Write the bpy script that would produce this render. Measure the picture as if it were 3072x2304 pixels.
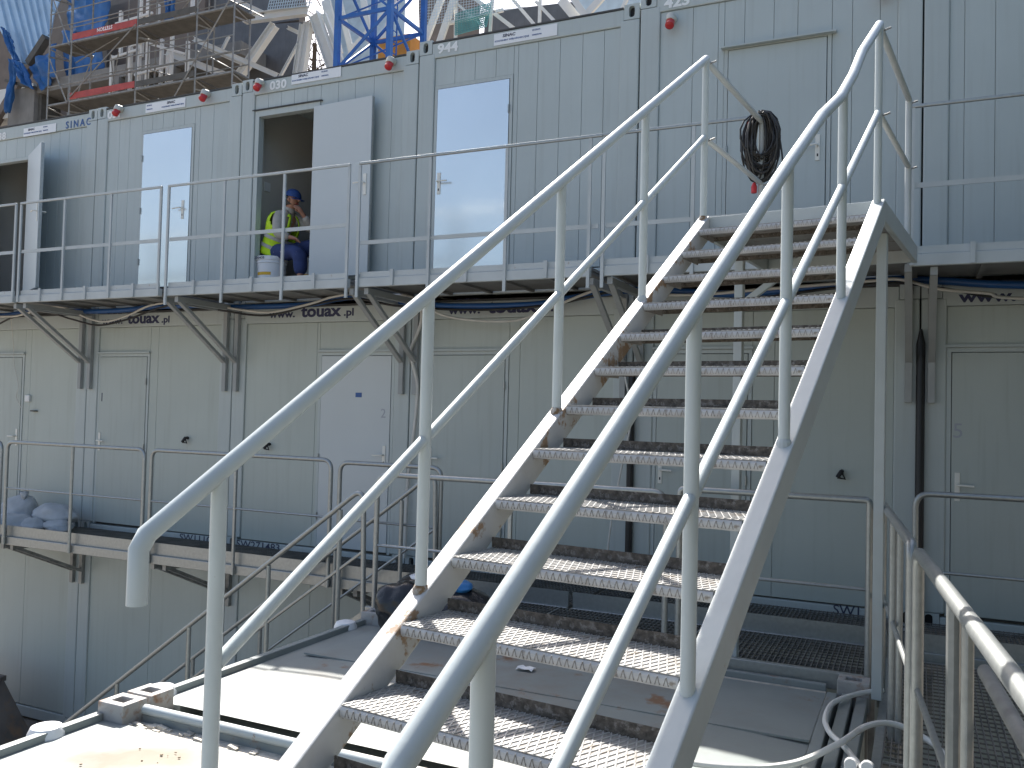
import bpy, bmesh, math, random
from mathutils import Vector, Matrix, Euler
R = math.radians
random.seed(7)
for o in list(bpy.data.objects):
    bpy.data.objects.remove(o, do_unlink=True)
scene = bpy.context.scene
col = scene.collection

# ------------------------------------------------------------------ camera
CAM = Vector((9.7991, -7.9025, 4.2201))
yaw, pitch, roll = -0.4379, 0.0317, 0.0252
cy_, sy_ = math.cos(yaw), math.sin(yaw)
fwd = Vector((sy_ * math.cos(pitch), cy_ * math.cos(pitch), math.sin(pitch)))
rgt0 = Vector((cy_, -sy_, 0))
up0 = rgt0.cross(fwd)
rgt = rgt0 * math.cos(roll) + up0 * math.sin(roll)
up = up0 * math.cos(roll) - rgt0 * math.sin(roll)
camd = bpy.data.cameras.new('camera')
camd.sensor_width = 36.0
camd.lens = 2613.9 / 3072 * 36
camd.clip_start = 0.05
camd.clip_end = 2000
cam = bpy.data.objects.new('camera', camd)
col.objects.link(cam)
M = Matrix.Identity(4)
for i in range(3):
    M[i][0], M[i][1], M[i][2], M[i][3] = rgt[i], up[i], -fwd[i], CAM[i]
cam.matrix_world = M
scene.camera = cam

# ------------------------------------------------------------------ light
SUN_EL, SUN_AZ = R(49.5), R(-41)          # azimuth from +Y towards +X
sunvec = Vector((math.sin(SUN_AZ) * math.cos(SUN_EL), math.cos(SUN_AZ) * math.cos(SUN_EL), math.sin(SUN_EL)))
w = bpy.data.worlds.new('World')
scene.world = w
w.use_nodes = True
nt = w.node_tree
bg = nt.nodes['Background']
sky = nt.nodes.new('ShaderNodeTexSky')
sky.sky_type = 'NISHITA'
sky.sun_disc = False
sky.sun_elevation = SUN_EL
sky.sun_rotation = SUN_AZ
sky.air_density = 1.0
sky.dust_density = 3.0
sky.ozone_density = 1.0
nt.links.new(sky.outputs[0], bg.inputs[0])
bg.inputs[1].default_value = 0.10
sl = bpy.data.lights.new('sun', 'SUN')
sl.energy = 5.0
sl.angle = R(0.53)
sl.color = (1.0, 0.955, 0.89)
so = bpy.data.objects.new('sun', sl)
col.objects.link(so)
so.rotation_euler = sunvec.to_track_quat('Z', 'Y').to_euler()
so.location = sunvec * 60
scene.view_settings.view_transform = 'Standard'
scene.view_settings.look = 'None'
scene.view_settings.gamma = 1.0
scene.view_settings.exposure = 1.25
scene.render.engine = 'CYCLES'

# ------------------------------------------------------------------ materials
MATS = {}
def mat(name, colr, rough=0.5, metal=0.0, nscale=3.0, namt=0.12, rust=None, bump=0.0, bscale=80, coords='Object',
        streak=0.0, spec=0.5, dirt=None):
    m = bpy.data.materials.new(name)
    m.use_nodes = True
    n, l = m.node_tree.nodes, m.node_tree.links
    b = n['Principled BSDF']
    b.inputs['Roughness'].default_value = rough
    b.inputs['Metallic'].default_value = metal
    b.inputs['Specular IOR Level'].default_value = spec
    tc = n.new('ShaderNodeTexCoord')
    co = tc.outputs[coords]
    no = n.new('ShaderNodeTexNoise')
    no.inputs['Scale'].default_value = nscale
    no.inputs['Detail'].default_value = 6
    l.new(co, no.inputs['Vector'])
    mr = n.new('ShaderNodeMapRange')
    mr.inputs[1].default_value = 0.25
    mr.inputs[2].default_value = 0.75
    mr.inputs[3].default_value = 1 - namt
    mr.inputs[4].default_value = 1 + namt
    l.new(no.outputs['Fac'], mr.inputs[0])
    mx = n.new('ShaderNodeMix')
    mx.data_type = 'RGBA'
    mx.blend_type = 'MULTIPLY'
    mx.inputs[0].default_value = 1.0
    mx.inputs[6].default_value = (*colr, 1)
    l.new(mr.outputs[0], mx.inputs[7])
    cur = mx.outputs[2]
    if streak:
        mp = n.new('ShaderNodeMapping')
        mp.inputs['Scale'].default_value = (14, 14, 0.7)
        l.new(co, mp.inputs[0])
        ns = n.new('ShaderNodeTexNoise')
        ns.inputs['Scale'].default_value = 1.5
        ns.inputs['Detail'].default_value = 5
        l.new(mp.outputs[0], ns.inputs['Vector'])
        m2 = n.new('ShaderNodeMapRange')
        m2.inputs[1].default_value = 0.52
        m2.inputs[2].default_value = 0.78
        m2.inputs[3].default_value = 0
        m2.inputs[4].default_value = streak
        l.new(ns.outputs['Fac'], m2.inputs[0])
        mm = n.new('ShaderNodeMix')
        mm.data_type = 'RGBA'
        l.new(m2.outputs[0], mm.inputs[0])
        l.new(cur, mm.inputs[6])
        mm.inputs[7].default_value = (colr[0] * 0.55, colr[1] * 0.5, colr[2] * 0.44, 1)
        cur = mm.outputs[2]
    for spec_ in ([dirt] if dirt else []) + ([rust] if rust else []):
        sc, lo, hi, rc = spec_
        nr = n.new('ShaderNodeTexNoise')
        nr.inputs['Scale'].default_value = sc
        nr.inputs['Detail'].default_value = 8
        nr.inputs['Roughness'].default_value = 0.65
        l.new(co, nr.inputs['Vector'])
        m3 = n.new('ShaderNodeMapRange')
        m3.inputs[1].default_value = lo
        m3.inputs[2].default_value = hi
        l.new(nr.outputs['Fac'], m3.inputs[0])
        mm = n.new('ShaderNodeMix')
        mm.data_type = 'RGBA'
        l.new(m3.outputs[0], mm.inputs[0])
        l.new(cur, mm.inputs[6])
        mm.inputs[7].default_value = (*rc, 1)
        cur = mm.outputs[2]
    l.new(cur, b.inputs['Base Color'])
    if bump:
        nb = n.new('ShaderNodeTexNoise')
        nb.inputs['Scale'].default_value = bscale
        nb.inputs['Detail'].default_value = 4
        l.new(co, nb.inputs['Vector'])
        bp = n.new('ShaderNodeBump')
        bp.inputs['Strength'].default_value = bump
        bp.inputs['Distance'].default_value = 0.01
        l.new(nb.outputs['Fac'], bp.inputs['Height'])
        l.new(bp.outputs[0], b.inputs['Normal'])
    MATS[name] = m
    return m

RUST = (0.22, 0.10, 0.04)
mat('paint', (0.45, 0.497, 0.49), 0.42, nscale=1.2, namt=0.05, streak=0.18, bump=0.03, bscale=6)
mat('panel', (0.45, 0.50, 0.495), 0.38, nscale=0.9, namt=0.06, streak=0.16, bump=0.06, bscale=3)
mat('midpanel', (0.435, 0.478, 0.448), 0.45, nscale=0.9, namt=0.06, streak=0.16, bump=0.05, bscale=4)
mat('casting', (0.36, 0.35, 0.335), 0.6, nscale=6, namt=0.15, rust=(9, 0.52, 0.66, (0.24, 0.13, 0.07)), bump=0.3, bscale=30)
mat('roofpaint', (0.235, 0.262, 0.258), 0.5, nscale=1.6, namt=0.16, dirt=(1.3, 0.50, 0.72, (0.21, 0.19, 0.165)),
    rust=(3.2, 0.62, 0.70, (0.20, 0.11, 0.06)), bump=0.15, bscale=12)
mat('stringerpaint', (0.47, 0.48, 0.485), 0.48, nscale=6, namt=0.06, rust=(5.0, 0.565, 0.60, (0.27, 0.18, 0.11)),
    dirt=(3.0, 0.55, 0.75, (0.40, 0.39, 0.36)), bump=0.12, bscale=30)
mat('stairpaint', (0.445, 0.485, 0.485), 0.45, nscale=6, namt=0.05, rust=(5.5, 0.665, 0.70, (0.27, 0.17, 0.09)),
    dirt=(2.2, 0.58, 0.80, (0.42, 0.41, 0.39)), bump=0.08, bscale=40)
mat('railpaint', (0.50, 0.55, 0.55), 0.36, nscale=6, namt=0.05, rust=(9, 0.70, 0.73, (0.22, 0.15, 0.10)), bump=0.05, bscale=30)
mat('weldrust', (0.36, 0.34, 0.31), 0.8, nscale=30, namt=0.4, rust=(34, 0.47, 0.55, (0.18, 0.115, 0.06)), bump=0.6, bscale=90)
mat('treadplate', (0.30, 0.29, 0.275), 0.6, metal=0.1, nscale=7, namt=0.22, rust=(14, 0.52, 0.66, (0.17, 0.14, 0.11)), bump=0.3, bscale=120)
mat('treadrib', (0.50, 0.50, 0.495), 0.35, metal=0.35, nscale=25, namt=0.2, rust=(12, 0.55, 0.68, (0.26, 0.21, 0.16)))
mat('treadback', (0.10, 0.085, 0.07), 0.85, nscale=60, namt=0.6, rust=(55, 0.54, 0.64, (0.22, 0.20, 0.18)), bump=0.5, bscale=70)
mat('galv', (0.37, 0.385, 0.375), 0.42, metal=0.65, nscale=35, namt=0.11, bump=0.05, bscale=60)
mat('nosing', (0.44, 0.44, 0.435), 0.35, metal=0.1, nscale=18, namt=0.15, rust=(22, 0.60, 0.70, (0.22, 0.19, 0.16)))
mat('noseline', (0.25, 0.235, 0.215), 0.7, nscale=30, namt=0.4)
mat('galvdark', (0.32, 0.32, 0.31), 0.55, metal=0.5, nscale=12, namt=0.3)
mat('grating', (0.22, 0.215, 0.20), 0.6, metal=0.4, nscale=8, namt=0.3)
mat('bracketpaint', (0.33, 0.345, 0.345), 0.5, nscale=5, namt=0.1)
mat('walkpaint', (0.465, 0.50, 0.505), 0.45, nscale=5, namt=0.08, rust=(9, 0.68, 0.75, (0.25, 0.16, 0.10)))
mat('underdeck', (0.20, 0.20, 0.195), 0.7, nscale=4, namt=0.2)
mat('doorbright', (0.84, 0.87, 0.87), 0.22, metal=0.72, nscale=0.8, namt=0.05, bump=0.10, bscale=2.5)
mat('doorgrey', (0.415, 0.458, 0.436), 0.45, nscale=1.0, namt=0.05, streak=0.2)
mat('doorpale', (0.525, 0.565, 0.575), 0.35, nscale=1.0, namt=0.04)
mat('handle', (0.75, 0.74, 0.68), 0.35, nscale=5, namt=0.05)
mat('dark', (0.02, 0.02, 0.022), 0.7)
mat('gasket', (0.07, 0.07, 0.07), 0.7)
mat('whitesign', (0.78, 0.80, 0.82), 0.5, namt=0.04)
mat('inkdark', (0.045, 0.05, 0.09), 0.6)
mat('inkgrey', (0.35, 0.37, 0.42), 0.6)
mat('inkblue', (0.045, 0.11, 0.30), 0.6)
mat('inkwhite', (0.80, 0.82, 0.82), 0.6)
mat('inknavy', (0.03, 0.035, 0.09), 0.6)
mat('red', (0.50, 0.03, 0.035), 0.4, nscale=10, namt=0.15)
mat('redboard', (0.42, 0.07, 0.06), 0.6, nscale=4, namt=0.2)
mat('socketbody', (0.55, 0.54, 0.48), 0.5)
mat('interior', (0.60, 0.585, 0.55), 0.7, nscale=1.5, namt=0.05)
mat('floorinside', (0.16, 0.14, 0.12), 0.7)
mat('bluepipe', (0.015, 0.085, 0.27), 0.4, nscale=4, namt=0.15)
mat('whitecable', (0.58, 0.57, 0.53), 0.5, nscale=6, namt=0.12)
mat('hose', (0.70, 0.70, 0.67), 0.5, nscale=6, namt=0.10, dirt=(3, 0.56, 0.8, (0.42, 0.38, 0.32)))
mat('blackcable', (0.018, 0.018, 0.02), 0.45)
mat('coilcable', (0.03, 0.028, 0.027), 0.4)
mat('sandbag', (0.46, 0.48, 0.50), 0.75, nscale=6, namt=0.15, bump=0.6, bscale=14)
mat('binbag', (0.018, 0.018, 0.02), 0.25, nscale=3, namt=0.2, bump=0.9, bscale=9)
mat('plasticwhite', (0.75, 0.76, 0.77), 0.4)
mat('plasticblue', (0.03, 0.17, 0.42), 0.4)
mat('paper', (0.82, 0.82, 0.82), 0.8)
mat('bucket', (0.76, 0.78, 0.80), 0.35, namt=0.03)
mat('bucketyellow', (0.70, 0.42, 0.03), 0.5)
mat('skin', (0.42, 0.21, 0.14), 0.55, nscale=20, namt=0.1)
mat('hair', (0.05, 0.04, 0.035), 0.8)
mat('capblue', (0.013, 0.05, 0.19), 0.7, nscale=30, namt=0.2)
mat('vest', (0.53, 0.80, 0.02), 0.65, nscale=12, namt=0.12, bump=0.4, bscale=12)
mat('reflective', (0.42, 0.43, 0.44), 0.4)
mat('shirt', (0.40, 0.38, 0.34), 0.85, nscale=12, namt=0.15, bump=0.5, bscale=14)
mat('jeans', (0.035, 0.055, 0.16), 0.85, nscale=10, namt=0.25, rust=(24, 0.66, 0.70, (0.45, 0.47, 0.5)), bump=0.5, bscale=14)
mat('shoe', (0.05, 0.045, 0.04), 0.7)
mat('craneblue', (0.025, 0.11, 0.36), 0.45, nscale=4, namt=0.2, rust=(5, 0.68, 0.76, (0.16, 0.10, 0.09)))
mat('craneorange', (0.62, 0.24, 0.02), 0.5, nscale=2, namt=0.15)
mat('scaffold', (0.27, 0.265, 0.25), 0.55, metal=0.4, nscale=8, namt=0.25, rust=(3, 0.6, 0.75, (0.26, 0.19, 0.14)))
mat('plank', (0.10, 0.095, 0.085), 0.8, nscale=4, namt=0.25)
mat('steelwhite', (0.66, 0.66, 0.63), 0.5, nscale=2, namt=0.06)
mat('bluesheet', (0.40, 0.55, 0.70), 0.4, metal=0.3, nscale=1.5, namt=0.08)
mat('darksheet', (0.13, 0.127, 0.125), 0.45, metal=0.35, nscale=2, namt=0.2, streak=0.4)
mat('tarp', (0.025, 0.12, 0.33), 0.45, nscale=2, namt=0.25, bump=0.8, bscale=3)
mat('concrete', (0.22, 0.213, 0.20), 0.85, nscale=2, namt=0.18, streak=0.3, bump=0.2, bscale=20)
mat('brownpanel', (0.17, 0.14, 0.12), 0.8, nscale=2, namt=0.15)
mat('net', (0.10, 0.33, 0.34), 0.8, nscale=3, namt=0.2)
mat('netwhite', (0.50, 0.60, 0.66), 0.8, nscale=3, namt=0.15)
mat('ground', (0.20, 0.175, 0.145), 0.95, nscale=1.5, namt=0.3, bump=0.6, bscale=25)
mat('skip', (0.12, 0.105, 0.095), 0.7, nscale=4, namt=0.3, rust=(5, 0.5, 0.7, (0.2, 0.12, 0.07)))
mat('yellow', (0.62, 0.42, 0.03), 0.6)
mat('bark', (0.10, 0.08, 0.06), 0.9)
mat('dirt', (0.30, 0.235, 0.165), 0.95, nscale=20, namt=0.35, bump=0.6, bscale=60)
mat('foam', (0.50, 0.47, 0.41), 0.9, nscale=18, namt=0.35, bump=0.8, bscale=40)

# stain on the near container roof: a dried sand puddle of its own colour
m = MATS['roofpaint'].copy()
m.name = 'roofpaint_stained'
n, l = m.node_tree.nodes, m.node_tree.links
b = n['Principled BSDF']
prev = b.inputs['Base Color'].links[0].from_socket
geo = n.new('ShaderNodeNewGeometry')
vm = n.new('ShaderNodeMapping')
vm.vector_type = 'TEXTURE'
vm.inputs['Location'].default_value = (6.60, -4.98, 2.6)
vm.inputs['Rotation'].default_value = (0, 0, R(28))
vm.inputs['Scale'].default_value = (0.40, 0.20, 1)
l.new(geo.outputs['Position'], vm.inputs[0])
ln = n.new('ShaderNodeVectorMath')
ln.operation = 'LENGTH'
l.new(vm.outputs[0], ln.inputs[0])
nz = n.new('ShaderNodeTexNoise')
nz.inputs['Scale'].default_value = 5
nz.inputs['Detail'].default_value = 8
l.new(geo.outputs['Position'], nz.inputs['Vector'])
ad = n.new('ShaderNodeMath')
ad.operation = 'ADD'
l.new(ln.outputs['Value'], ad.inputs[0])
l.new(nz.outputs['Fac'], ad.inputs[1])
mr = n.new('ShaderNodeMapRange')
mr.inputs[1].default_value = 0.9
mr.inputs[2].default_value = 1.7
mr.inputs[3].default_value = 1.0
mr.inputs[4].default_value = 0.0
l.new(ad.outputs[0], mr.inputs[0])
mm = n.new('ShaderNodeMix')
mm.data_type = 'RGBA'
l.new(mr.outputs[0], mm.inputs[0])
l.new(prev, mm.inputs[6])
mm.inputs[7].default_value = (0.125, 0.095, 0.055, 1)
l.new(mm.outputs[2], b.inputs['Base Color'])
MATS['roofpaint_stained'] = m

# ------------------------------------------------------------------ mesh helpers
OFF = {}
def world_off(p):
    return OFF.get(p.name, Vector((0, 0, 0))) if p else Vector((0, 0, 0))

class MB:
    def __init__(s):
        s.v, s.f = [], []
    def add(s, vs, fs):
        k = len(s.v)
        s.v += [Vector(v) for v in vs]
        s.f += [tuple(i + k for i in f) for f in fs]
        return s
    def box(s, x0, x1, y0, y1, z0, z1):
        vs = [(x, y, z) for z in (z0, z1) for y in (y0, y1) for x in (x0, x1)]
        return s.add(vs, [(0, 2, 3, 1), (4, 5, 7, 6), (0, 1, 5, 4), (2, 6, 7, 3), (0, 4, 6, 2), (1, 3, 7, 5)])
    def bar(s, a, b, wd, h, upv=(0, 0, 1)):
        a, b = Vector(a), Vector(b)
        d = (b - a).normalized()
        u = Vector(upv)
        if abs(d.dot(u)) > 0.98:
            u = Vector((0, 1, 0))
        sd = d.cross(u).normalized()
        u = sd.cross(d).normalized()
        vs = []
        for p in (a, b):
            for e, g in ((-1, -1), (1, -1), (1, 1), (-1, 1)):
                vs.append(p + sd * e * wd / 2 + u * g * h / 2)
        return s.add(vs, [(3, 2, 1, 0), (4, 5, 6, 7), (0, 1, 5, 4), (1, 2, 6, 5), (2, 3, 7, 6), (3, 0, 4, 7)])
    def tube(s, pts, r, n=10, caps=True):
        pts = [Vector(p) for p in pts]
        rs = r if isinstance(r, (list, tuple)) else [r] * len(pts)
        rings = []
        prevu = None
        for i, p in enumerate(pts):
            if i == 0:
                d = pts[1] - p
            elif i == len(pts) - 1:
                d = p - pts[i - 1]
            else:
                d = (pts[i + 1] - p).normalized() + (p - pts[i - 1]).normalized()
            d = d.normalized() if d.length > 1e-9 else Vector((0, 0, 1))
            if prevu is None:
                u = Vector((0, 0, 1)) if abs(d.z) < 0.9 else Vector((1, 0, 0))
            else:
                u = prevu
            u = (u - d * u.dot(d))
            if u.length < 1e-6:
                u = Vector((0, 1, 0)) - d * d.y
            u.normalize()
            prevu = u
            v = d.cross(u)
            k = 1.0
            if 0 < i < len(pts) - 1:
                c = (pts[i + 1] - p).normalized().dot((p - pts[i - 1]).normalized())
                k = 1 / max(0.6, math.sqrt(max(0.0, (1 + c) / 2)))
            rings.append([p + (u * math.cos(2 * math.pi * j / n) + v * math.sin(2 * math.pi * j / n)) * rs[i] * (k if False else 1) for j in range(n)])
        vs = [q for rg in rings for q in rg]
        fs = []
        for i in range(len(rings) - 1):
            for j in range(n):
                a0, a1 = i * n + j, i * n + (j + 1) % n
                fs.append((a0, a1, a1 + n, a0 + n))
        if caps:
            fs.append(tuple(reversed(range(n))))
            fs.append(tuple(range((len(rings) - 1) * n, len(rings) * n)))
        return s.add(vs, fs)
    def prism(s, poly, ext):
        """poly: list of 3D points (planar); ext: vector"""
        n = len(poly)
        p = [Vector(q) for q in poly]
        e = Vector(ext)
        vs = p + [q + e for q in p]
        fs = [tuple(range(n)), tuple(reversed(range(n, 2 * n)))]
        for i in range(n):
            j = (i + 1) % n
            fs.append((i, i + n, j + n, j))
        return s.add(vs, fs)
    def disc(s, c, nrm, r, th, n=16):
        c, nrm = Vector(c), Vector(nrm).normalized()
        return s.tube([c, c + nrm * th], r, n)
    def build(s, name, m, parent=None, bevel=0.0, smooth=False, seg=2):
        o_ = world_off(parent)
        me = bpy.data.meshes.new(name)
        me.from_pydata([tuple(v - o_) for v in s.v], [], s.f)
        me.validate()
        bm = bmesh.new()
        bm.from_mesh(me)
        bmesh.ops.recalc_face_normals(bm, faces=bm.faces)
        bm.to_mesh(me)
        bm.free()
        me.materials.append(MATS[m])
        if smooth:
            me.shade_smooth()
            try:
                me.set_sharp_from_angle(angle=R(45))
            except Exception:
                pass
        ob = bpy.data.objects.new(name, me)
        col.objects.link(ob)
        if parent:
            ob.parent = parent
            OFF[ob.name] = o_.copy()
        if bevel:
            bv = ob.modifiers.new('bevel', 'BEVEL')
            bv.width = bevel
            bv.segments = seg
            bv.limit_method = 'ANGLE'
        return ob

def thing(name, loc, label, cat, group=None):
    o = bpy.data.objects.new(name, None)
    col.objects.link(o)
    o.location = loc
    o.empty_display_size = 0.1
    o['label'] = label
    o['category'] = cat
    if group:
        o['group'] = group
    OFF[o.name] = Vector(loc)
    return o
def tag(o, label, cat, group=None):
    o['label'] = label
    o['category'] = cat
    if group:
        o['group'] = group
    return o
def struct(o):
    o['kind'] = 'structure'
    return o
def stuff(o):
    o['kind'] = 'stuff'
    return o
def arc(c, a, b, r, n=6):
    """rounded corner at c between directions to a and to b"""
    c, a, b = Vector(c), Vector(a), Vector(b)
    da, db = (a - c).normalized(), (b - c).normalized()
    p0, p1 = c + da * r, c + db * r
    out = []
    for i in range(n + 1):
        t = i / n
        out.append(p0 * (1 - t) ** 2 + c * 2 * t * (1 - t) + p1 * t ** 2)
    return out
def spline(pts, n=8):
    pts = [Vector(p) for p in pts]
    P = [pts[0] * 2 - pts[1]] + pts + [pts[-1] * 2 - pts[-2]]
    out = []
    for i in range(1, len(P) - 2):
        for k in range(n):
            t = k / n
            a, b_, c, d = P[i - 1], P[i], P[i + 1], P[i + 2]
            out.append(0.5 * ((2 * b_) + (c - a) * t + (2 * a - 5 * b_ + 4 * c - d) * t * t + (3 * b_ - a - 3 * c + d) * t ** 3))
    out.append(pts[-1])
    return out
def text(body, size, loc, m, parent, name='lettering', align='LEFT', xs=1.0, rot=(math.pi / 2, 0, 0), bold=0.0, shear=0.0, space=1.0):
    cu = bpy.data.curves.new(name, 'FONT')
    cu.body = body
    cu.size = size
    cu.align_x = align
    cu.extrude = 0.0008
    cu.offset = bold
    cu.shear = shear
    cu.space_character = space
    cu.resolution_u = 3
    o = bpy.data.objects.new('tmp_text', cu)
    col.objects.link(o)
    dg = bpy.context.evaluated_depsgraph_get()
    me = bpy.data.meshes.new_from_object(o.evaluated_get(dg))
    bpy.data.objects.remove(o, do_unlink=True)
    T = Matrix.Translation(Vector(loc) - world_off(parent)) @ Euler(rot).to_matrix().to_4x4() @ Matrix.Diagonal((xs, 1, 1, 1))
    me.transform(T)
    me.materials.clear()
    me.materials.append(MATS[m])
    ob = bpy.data.objects.new(name, me)
    col.objects.link(ob)
    ob.parent = parent
    OFF[ob.name] = world_off(parent).copy()
    return ob

# ------------------------------------------------------------------ ground
g = MB()
g.add([(-600, -600, -0.02), (600, -600, -0.02), (600, 900, -0.02), (-600, 900, -0.02)], [(0, 1, 2, 3)])
struct(g.build('ground', 'ground'))

# ------------------------------------------------------------------ site containers
W = 2.45
GAP = 0.012
def casting(parent, x0, x1, z0, z1, yf=0.0):
    """front face plate with an upright oval hole, dark pocket behind"""
    cx, cz = (x0 + x1) / 2, (z0 + z1) / 2
    rx, rz = 0.030, 0.055
    n = 16
    mb = MB()
    outer, inner = [], []
    for i in range(n):
        a = 2 * math.pi * i / n
        ca, sa = math.cos(a), math.sin(a)
        inner.append((cx + rx * ca, yf, cz + (rz - rx) * (1 if sa > 0 else -1 if sa < 0 else 0) * (1 if abs(sa) > 0.01 else 0) + rx * sa))
        t = 1 / max(abs(ca), abs(sa))
        outer.append((cx + (x1 - x0) / 2 * ca * t, yf, cz + (z1 - z0) / 2 * sa * t))
    deep = [(p[0], yf + 0.05, p[2]) for p in inner]
    back = [(p[0], yf + 0.10, p[2]) for p in outer]
    fs = []
    for i in range(n):
        j = (i + 1) % n
        fs.append((i, j, n + j, n + i))
        fs.append((n + i, n + j, 2 * n + j, 2 * n + i))
        fs.append((i, j, 3 * n + j, 3 * n + i))
    mb.add(outer + inner + deep + back, fs)
    o = mb.build('corner_casting', 'paint', parent)
    h = MB()
    h.box(cx - rx - 0.01, cx + rx + 0.01, yf + 0.049, yf + 0.06, cz - rz - 0.01, cz + rz + 0.01)
    h.build('lifting_hole', 'dark', o)
    return o

def door_handle(parent, x, z, yf, side=1, long=True):
    p = MB().box(x - 0.02, x + 0.02, yf - 0.008, yf - 0.0005, z - 0.13, z + 0.10).build('handle_plate', 'handle', parent, bevel=0.004)
    mb = MB()
    mb.tube([(x, yf - 0.008, z), (x, yf - 0.05, z)], 0.009, 8)
    mb.tube([(x, yf - 0.05, z), (x + side * 0.02, yf - 0.055, z), (x + side * 0.12, yf - 0.052, z - 0.004)], 0.009, 8)
    mb.build('lever', 'handle', p, smooth=True)
    MB().box(x - 0.006, x + 0.006, yf - 0.0095, yf - 0.0082, z - 0.095, z - 0.07).build('keyhole', 'dark', p)
    return p

def socket(parent, x, z, yf=0.0):
    mb = MB()
    mb.tube([(x, yf - 0.002, z + 0.04), (x, yf - 0.06, z + 0.04), (x, yf - 0.075, z)], [0.045, 0.046, 0.042], 12)
    o = mb.build('power_socket', 'socketbody', parent, smooth=True)
    c = MB()
    c.tube([(x, yf - 0.060, z + 0.005), (x, yf - 0.10, z - 0.055), (x, yf - 0.106, z - 0.064)], [0.040, 0.042, 0.030], 12)
    c.build('red_cap', 'red', o, smooth=True)
    MB().disc((x - 0.0, yf - 0.075, z + 0.05), (0, -1, 0.2), 0.02, 0.012, 10).build('cover', 'socketbody', o)
    return o

def sign(parent, x0, x1, z0, z1, flip=False, yf=0.0):
    s = MB().box(x0, x1, yf - 0.004, yf - 0.001, z0, z1).build('sign_panel', 'whitesign', parent)
    h, wd = z1 - z0, x1 - x0
    xa = x0 + (0.40 * wd if flip else 0.0)
    xb = x0 + (0.0 if flip else 0.58 * wd)
    y = yf - 0.0055
    text('SINAC', h * 0.36, (xa + wd * 0.14, y, z0 + h * 0.62), 'inkdark', s, bold=0.0012, shear=0.12, xs=1.15)
    text('KONTENERY WIELOFUNKCYJNE', h * 0.20, (xa + wd * 0.015, y, z0 + h * 0.28), 'inkblue', s, xs=wd * 0.53 / (h * 0.20 * 14.2), bold=0.0004)
    text('SZCZECIN', h * 0.17, (xb + wd * 0.03, y, z0 + h * 0.72), 'inkblue', s, bold=0.0004, xs=0.95)
    text('WARSZAWA', h * 0.17, (xb + wd * 0.03, y, z0 + h * 0.30), 'inkblue', s, bold=0.0004, xs=0.9)
    return s

def panels(parent, spans, yf, mname, z0, z1):
    for a, b_ in spans:
        MB().box(a + 0.0014, b_ - 0.0014, yf, yf + 0.03, z0, z1).build('wall_panel', mname, parent, bevel=0.0025, seg=1)

def container(name, X0, z0, z1, label, top_h, bot_h, mname='panel', group='grey site containers stacked in three rows', post=0.19, interior=True):
    """frame and shell; returns the thing, wall limits x0,x1,z0,z1"""
    t = thing(name, (X0 + W / 2, 0, z0), label, 'container', group)
    xl, xr = X0 + GAP / 2, X0 + W - GAP / 2
    D_ = 6.05
    sh = MB()
    sh.box(xl + 0.004, xl + 0.07, 0.10, D_, z0 + 0.06, z1 - 0.03)
    sh.box(xr - 0.07, xr - 0.004, 0.10, D_, z0 + 0.06, z1 - 0.03)
    sh.box(xl + 0.07, xr - 0.07, D_ - 0.07, D_ - 0.004, z0 + 0.06, z1 - 0.03)
    sh.build('side_walls', 'interior', t)
    MB().box(xl + 0.002, xr - 0.002, 0.115, D_ + 0.002, z1 - 0.10, z1 - 0.028).build('roof', 'paint', t)
    MB().box(xl + 0.072, xr - 0.072, 0.075, D_ - 0.072, z0 + 0.08, z0 + bot_h).build('floor', 'floorinside', t)
    for a in (xl, xr - post):
        MB().box(a, a + post, 0, 0.11, z0 + 0.13, z1 - 0.14).build('corner_post', 'paint', t, bevel=0.012)
    MB().box(xl + 0.155, xr - 0.155, 0.004, 0.11, z1 - top_h, z1 - 0.03).build('top_rail', 'paint', t, bevel=0.008)
    MB().box(xl + 0.155, xr - 0.155, 0.004, 0.07, z0 + 0.012, z0 + bot_h - 0.012).build('bottom_rail', 'paint', t, bevel=0.008)
    for a, b_ in ((xl, xl + 0.153), (xr - 0.153, xr)):
        casting(t, a, b_, z1 - 0.138, z1 + 0.01)
        casting(t, a, b_, z0, z0 + 0.128)
    MB().box(xr - 0.003, xr + GAP + 0.003, 0.30, 0.34, z0, z1 + (0.03 if z1 < 7 else -0.05)).build('joint_strip', 'gasket', t)
    # thin dark roof gutter lip
    MB().box(xl + 0.16, xr - 0.16, -0.004, 0.10, z1 - 0.028, z1 - 0.012).build('roof_lip', 'gasket', t)
    return t, xl + post, xr - post, z0 + bot_h, z1 - top_h

def header_and_sides(t, x0, x1, z0, z1, d0, d1, dz, seams, mname, yf=0.022, above=None):
    """panels left/right of the door opening d0..d1 up to dz, and above it"""
    core = MB()
    eps = 0.0
    if d0 - x0 > 0.02:
        core.box(x0 + 0.001, d0 - 0.001, yf + 0.022, yf + 0.06, z0, z1)
    if x1 - d1 > 0.02:
        core.box(d1 + 0.001, x1 - 0.001, yf + 0.022, yf + 0.06, z0, z1)
    core.box(d0, d1, yf + 0.022, yf + 0.06, dz + 0.002, z1)
    core.build('wall_core', mname, t)
    xs = sorted([x0, x1] + [s for s in seams if x0 + 0.03 < s < x1 - 0.03] + [v for v in (d0, d1) if x0 + 0.02 < v < x1 - 0.02])
    ded = [xs[0]]
    for v in xs[1:]:
        if v - ded[-1] > 0.03:
            ded.append(v)
    for a, b_ in zip(ded[:-1], ded[1:]):
        mid = (a + b_) / 2
        zz = dz + 0.004 if d0 - 0.005 < mid < d1 + 0.005 else z0 + 0.002
        panels(t, [(a, b_)], yf, mname, zz, z1 - 0.004)

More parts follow.
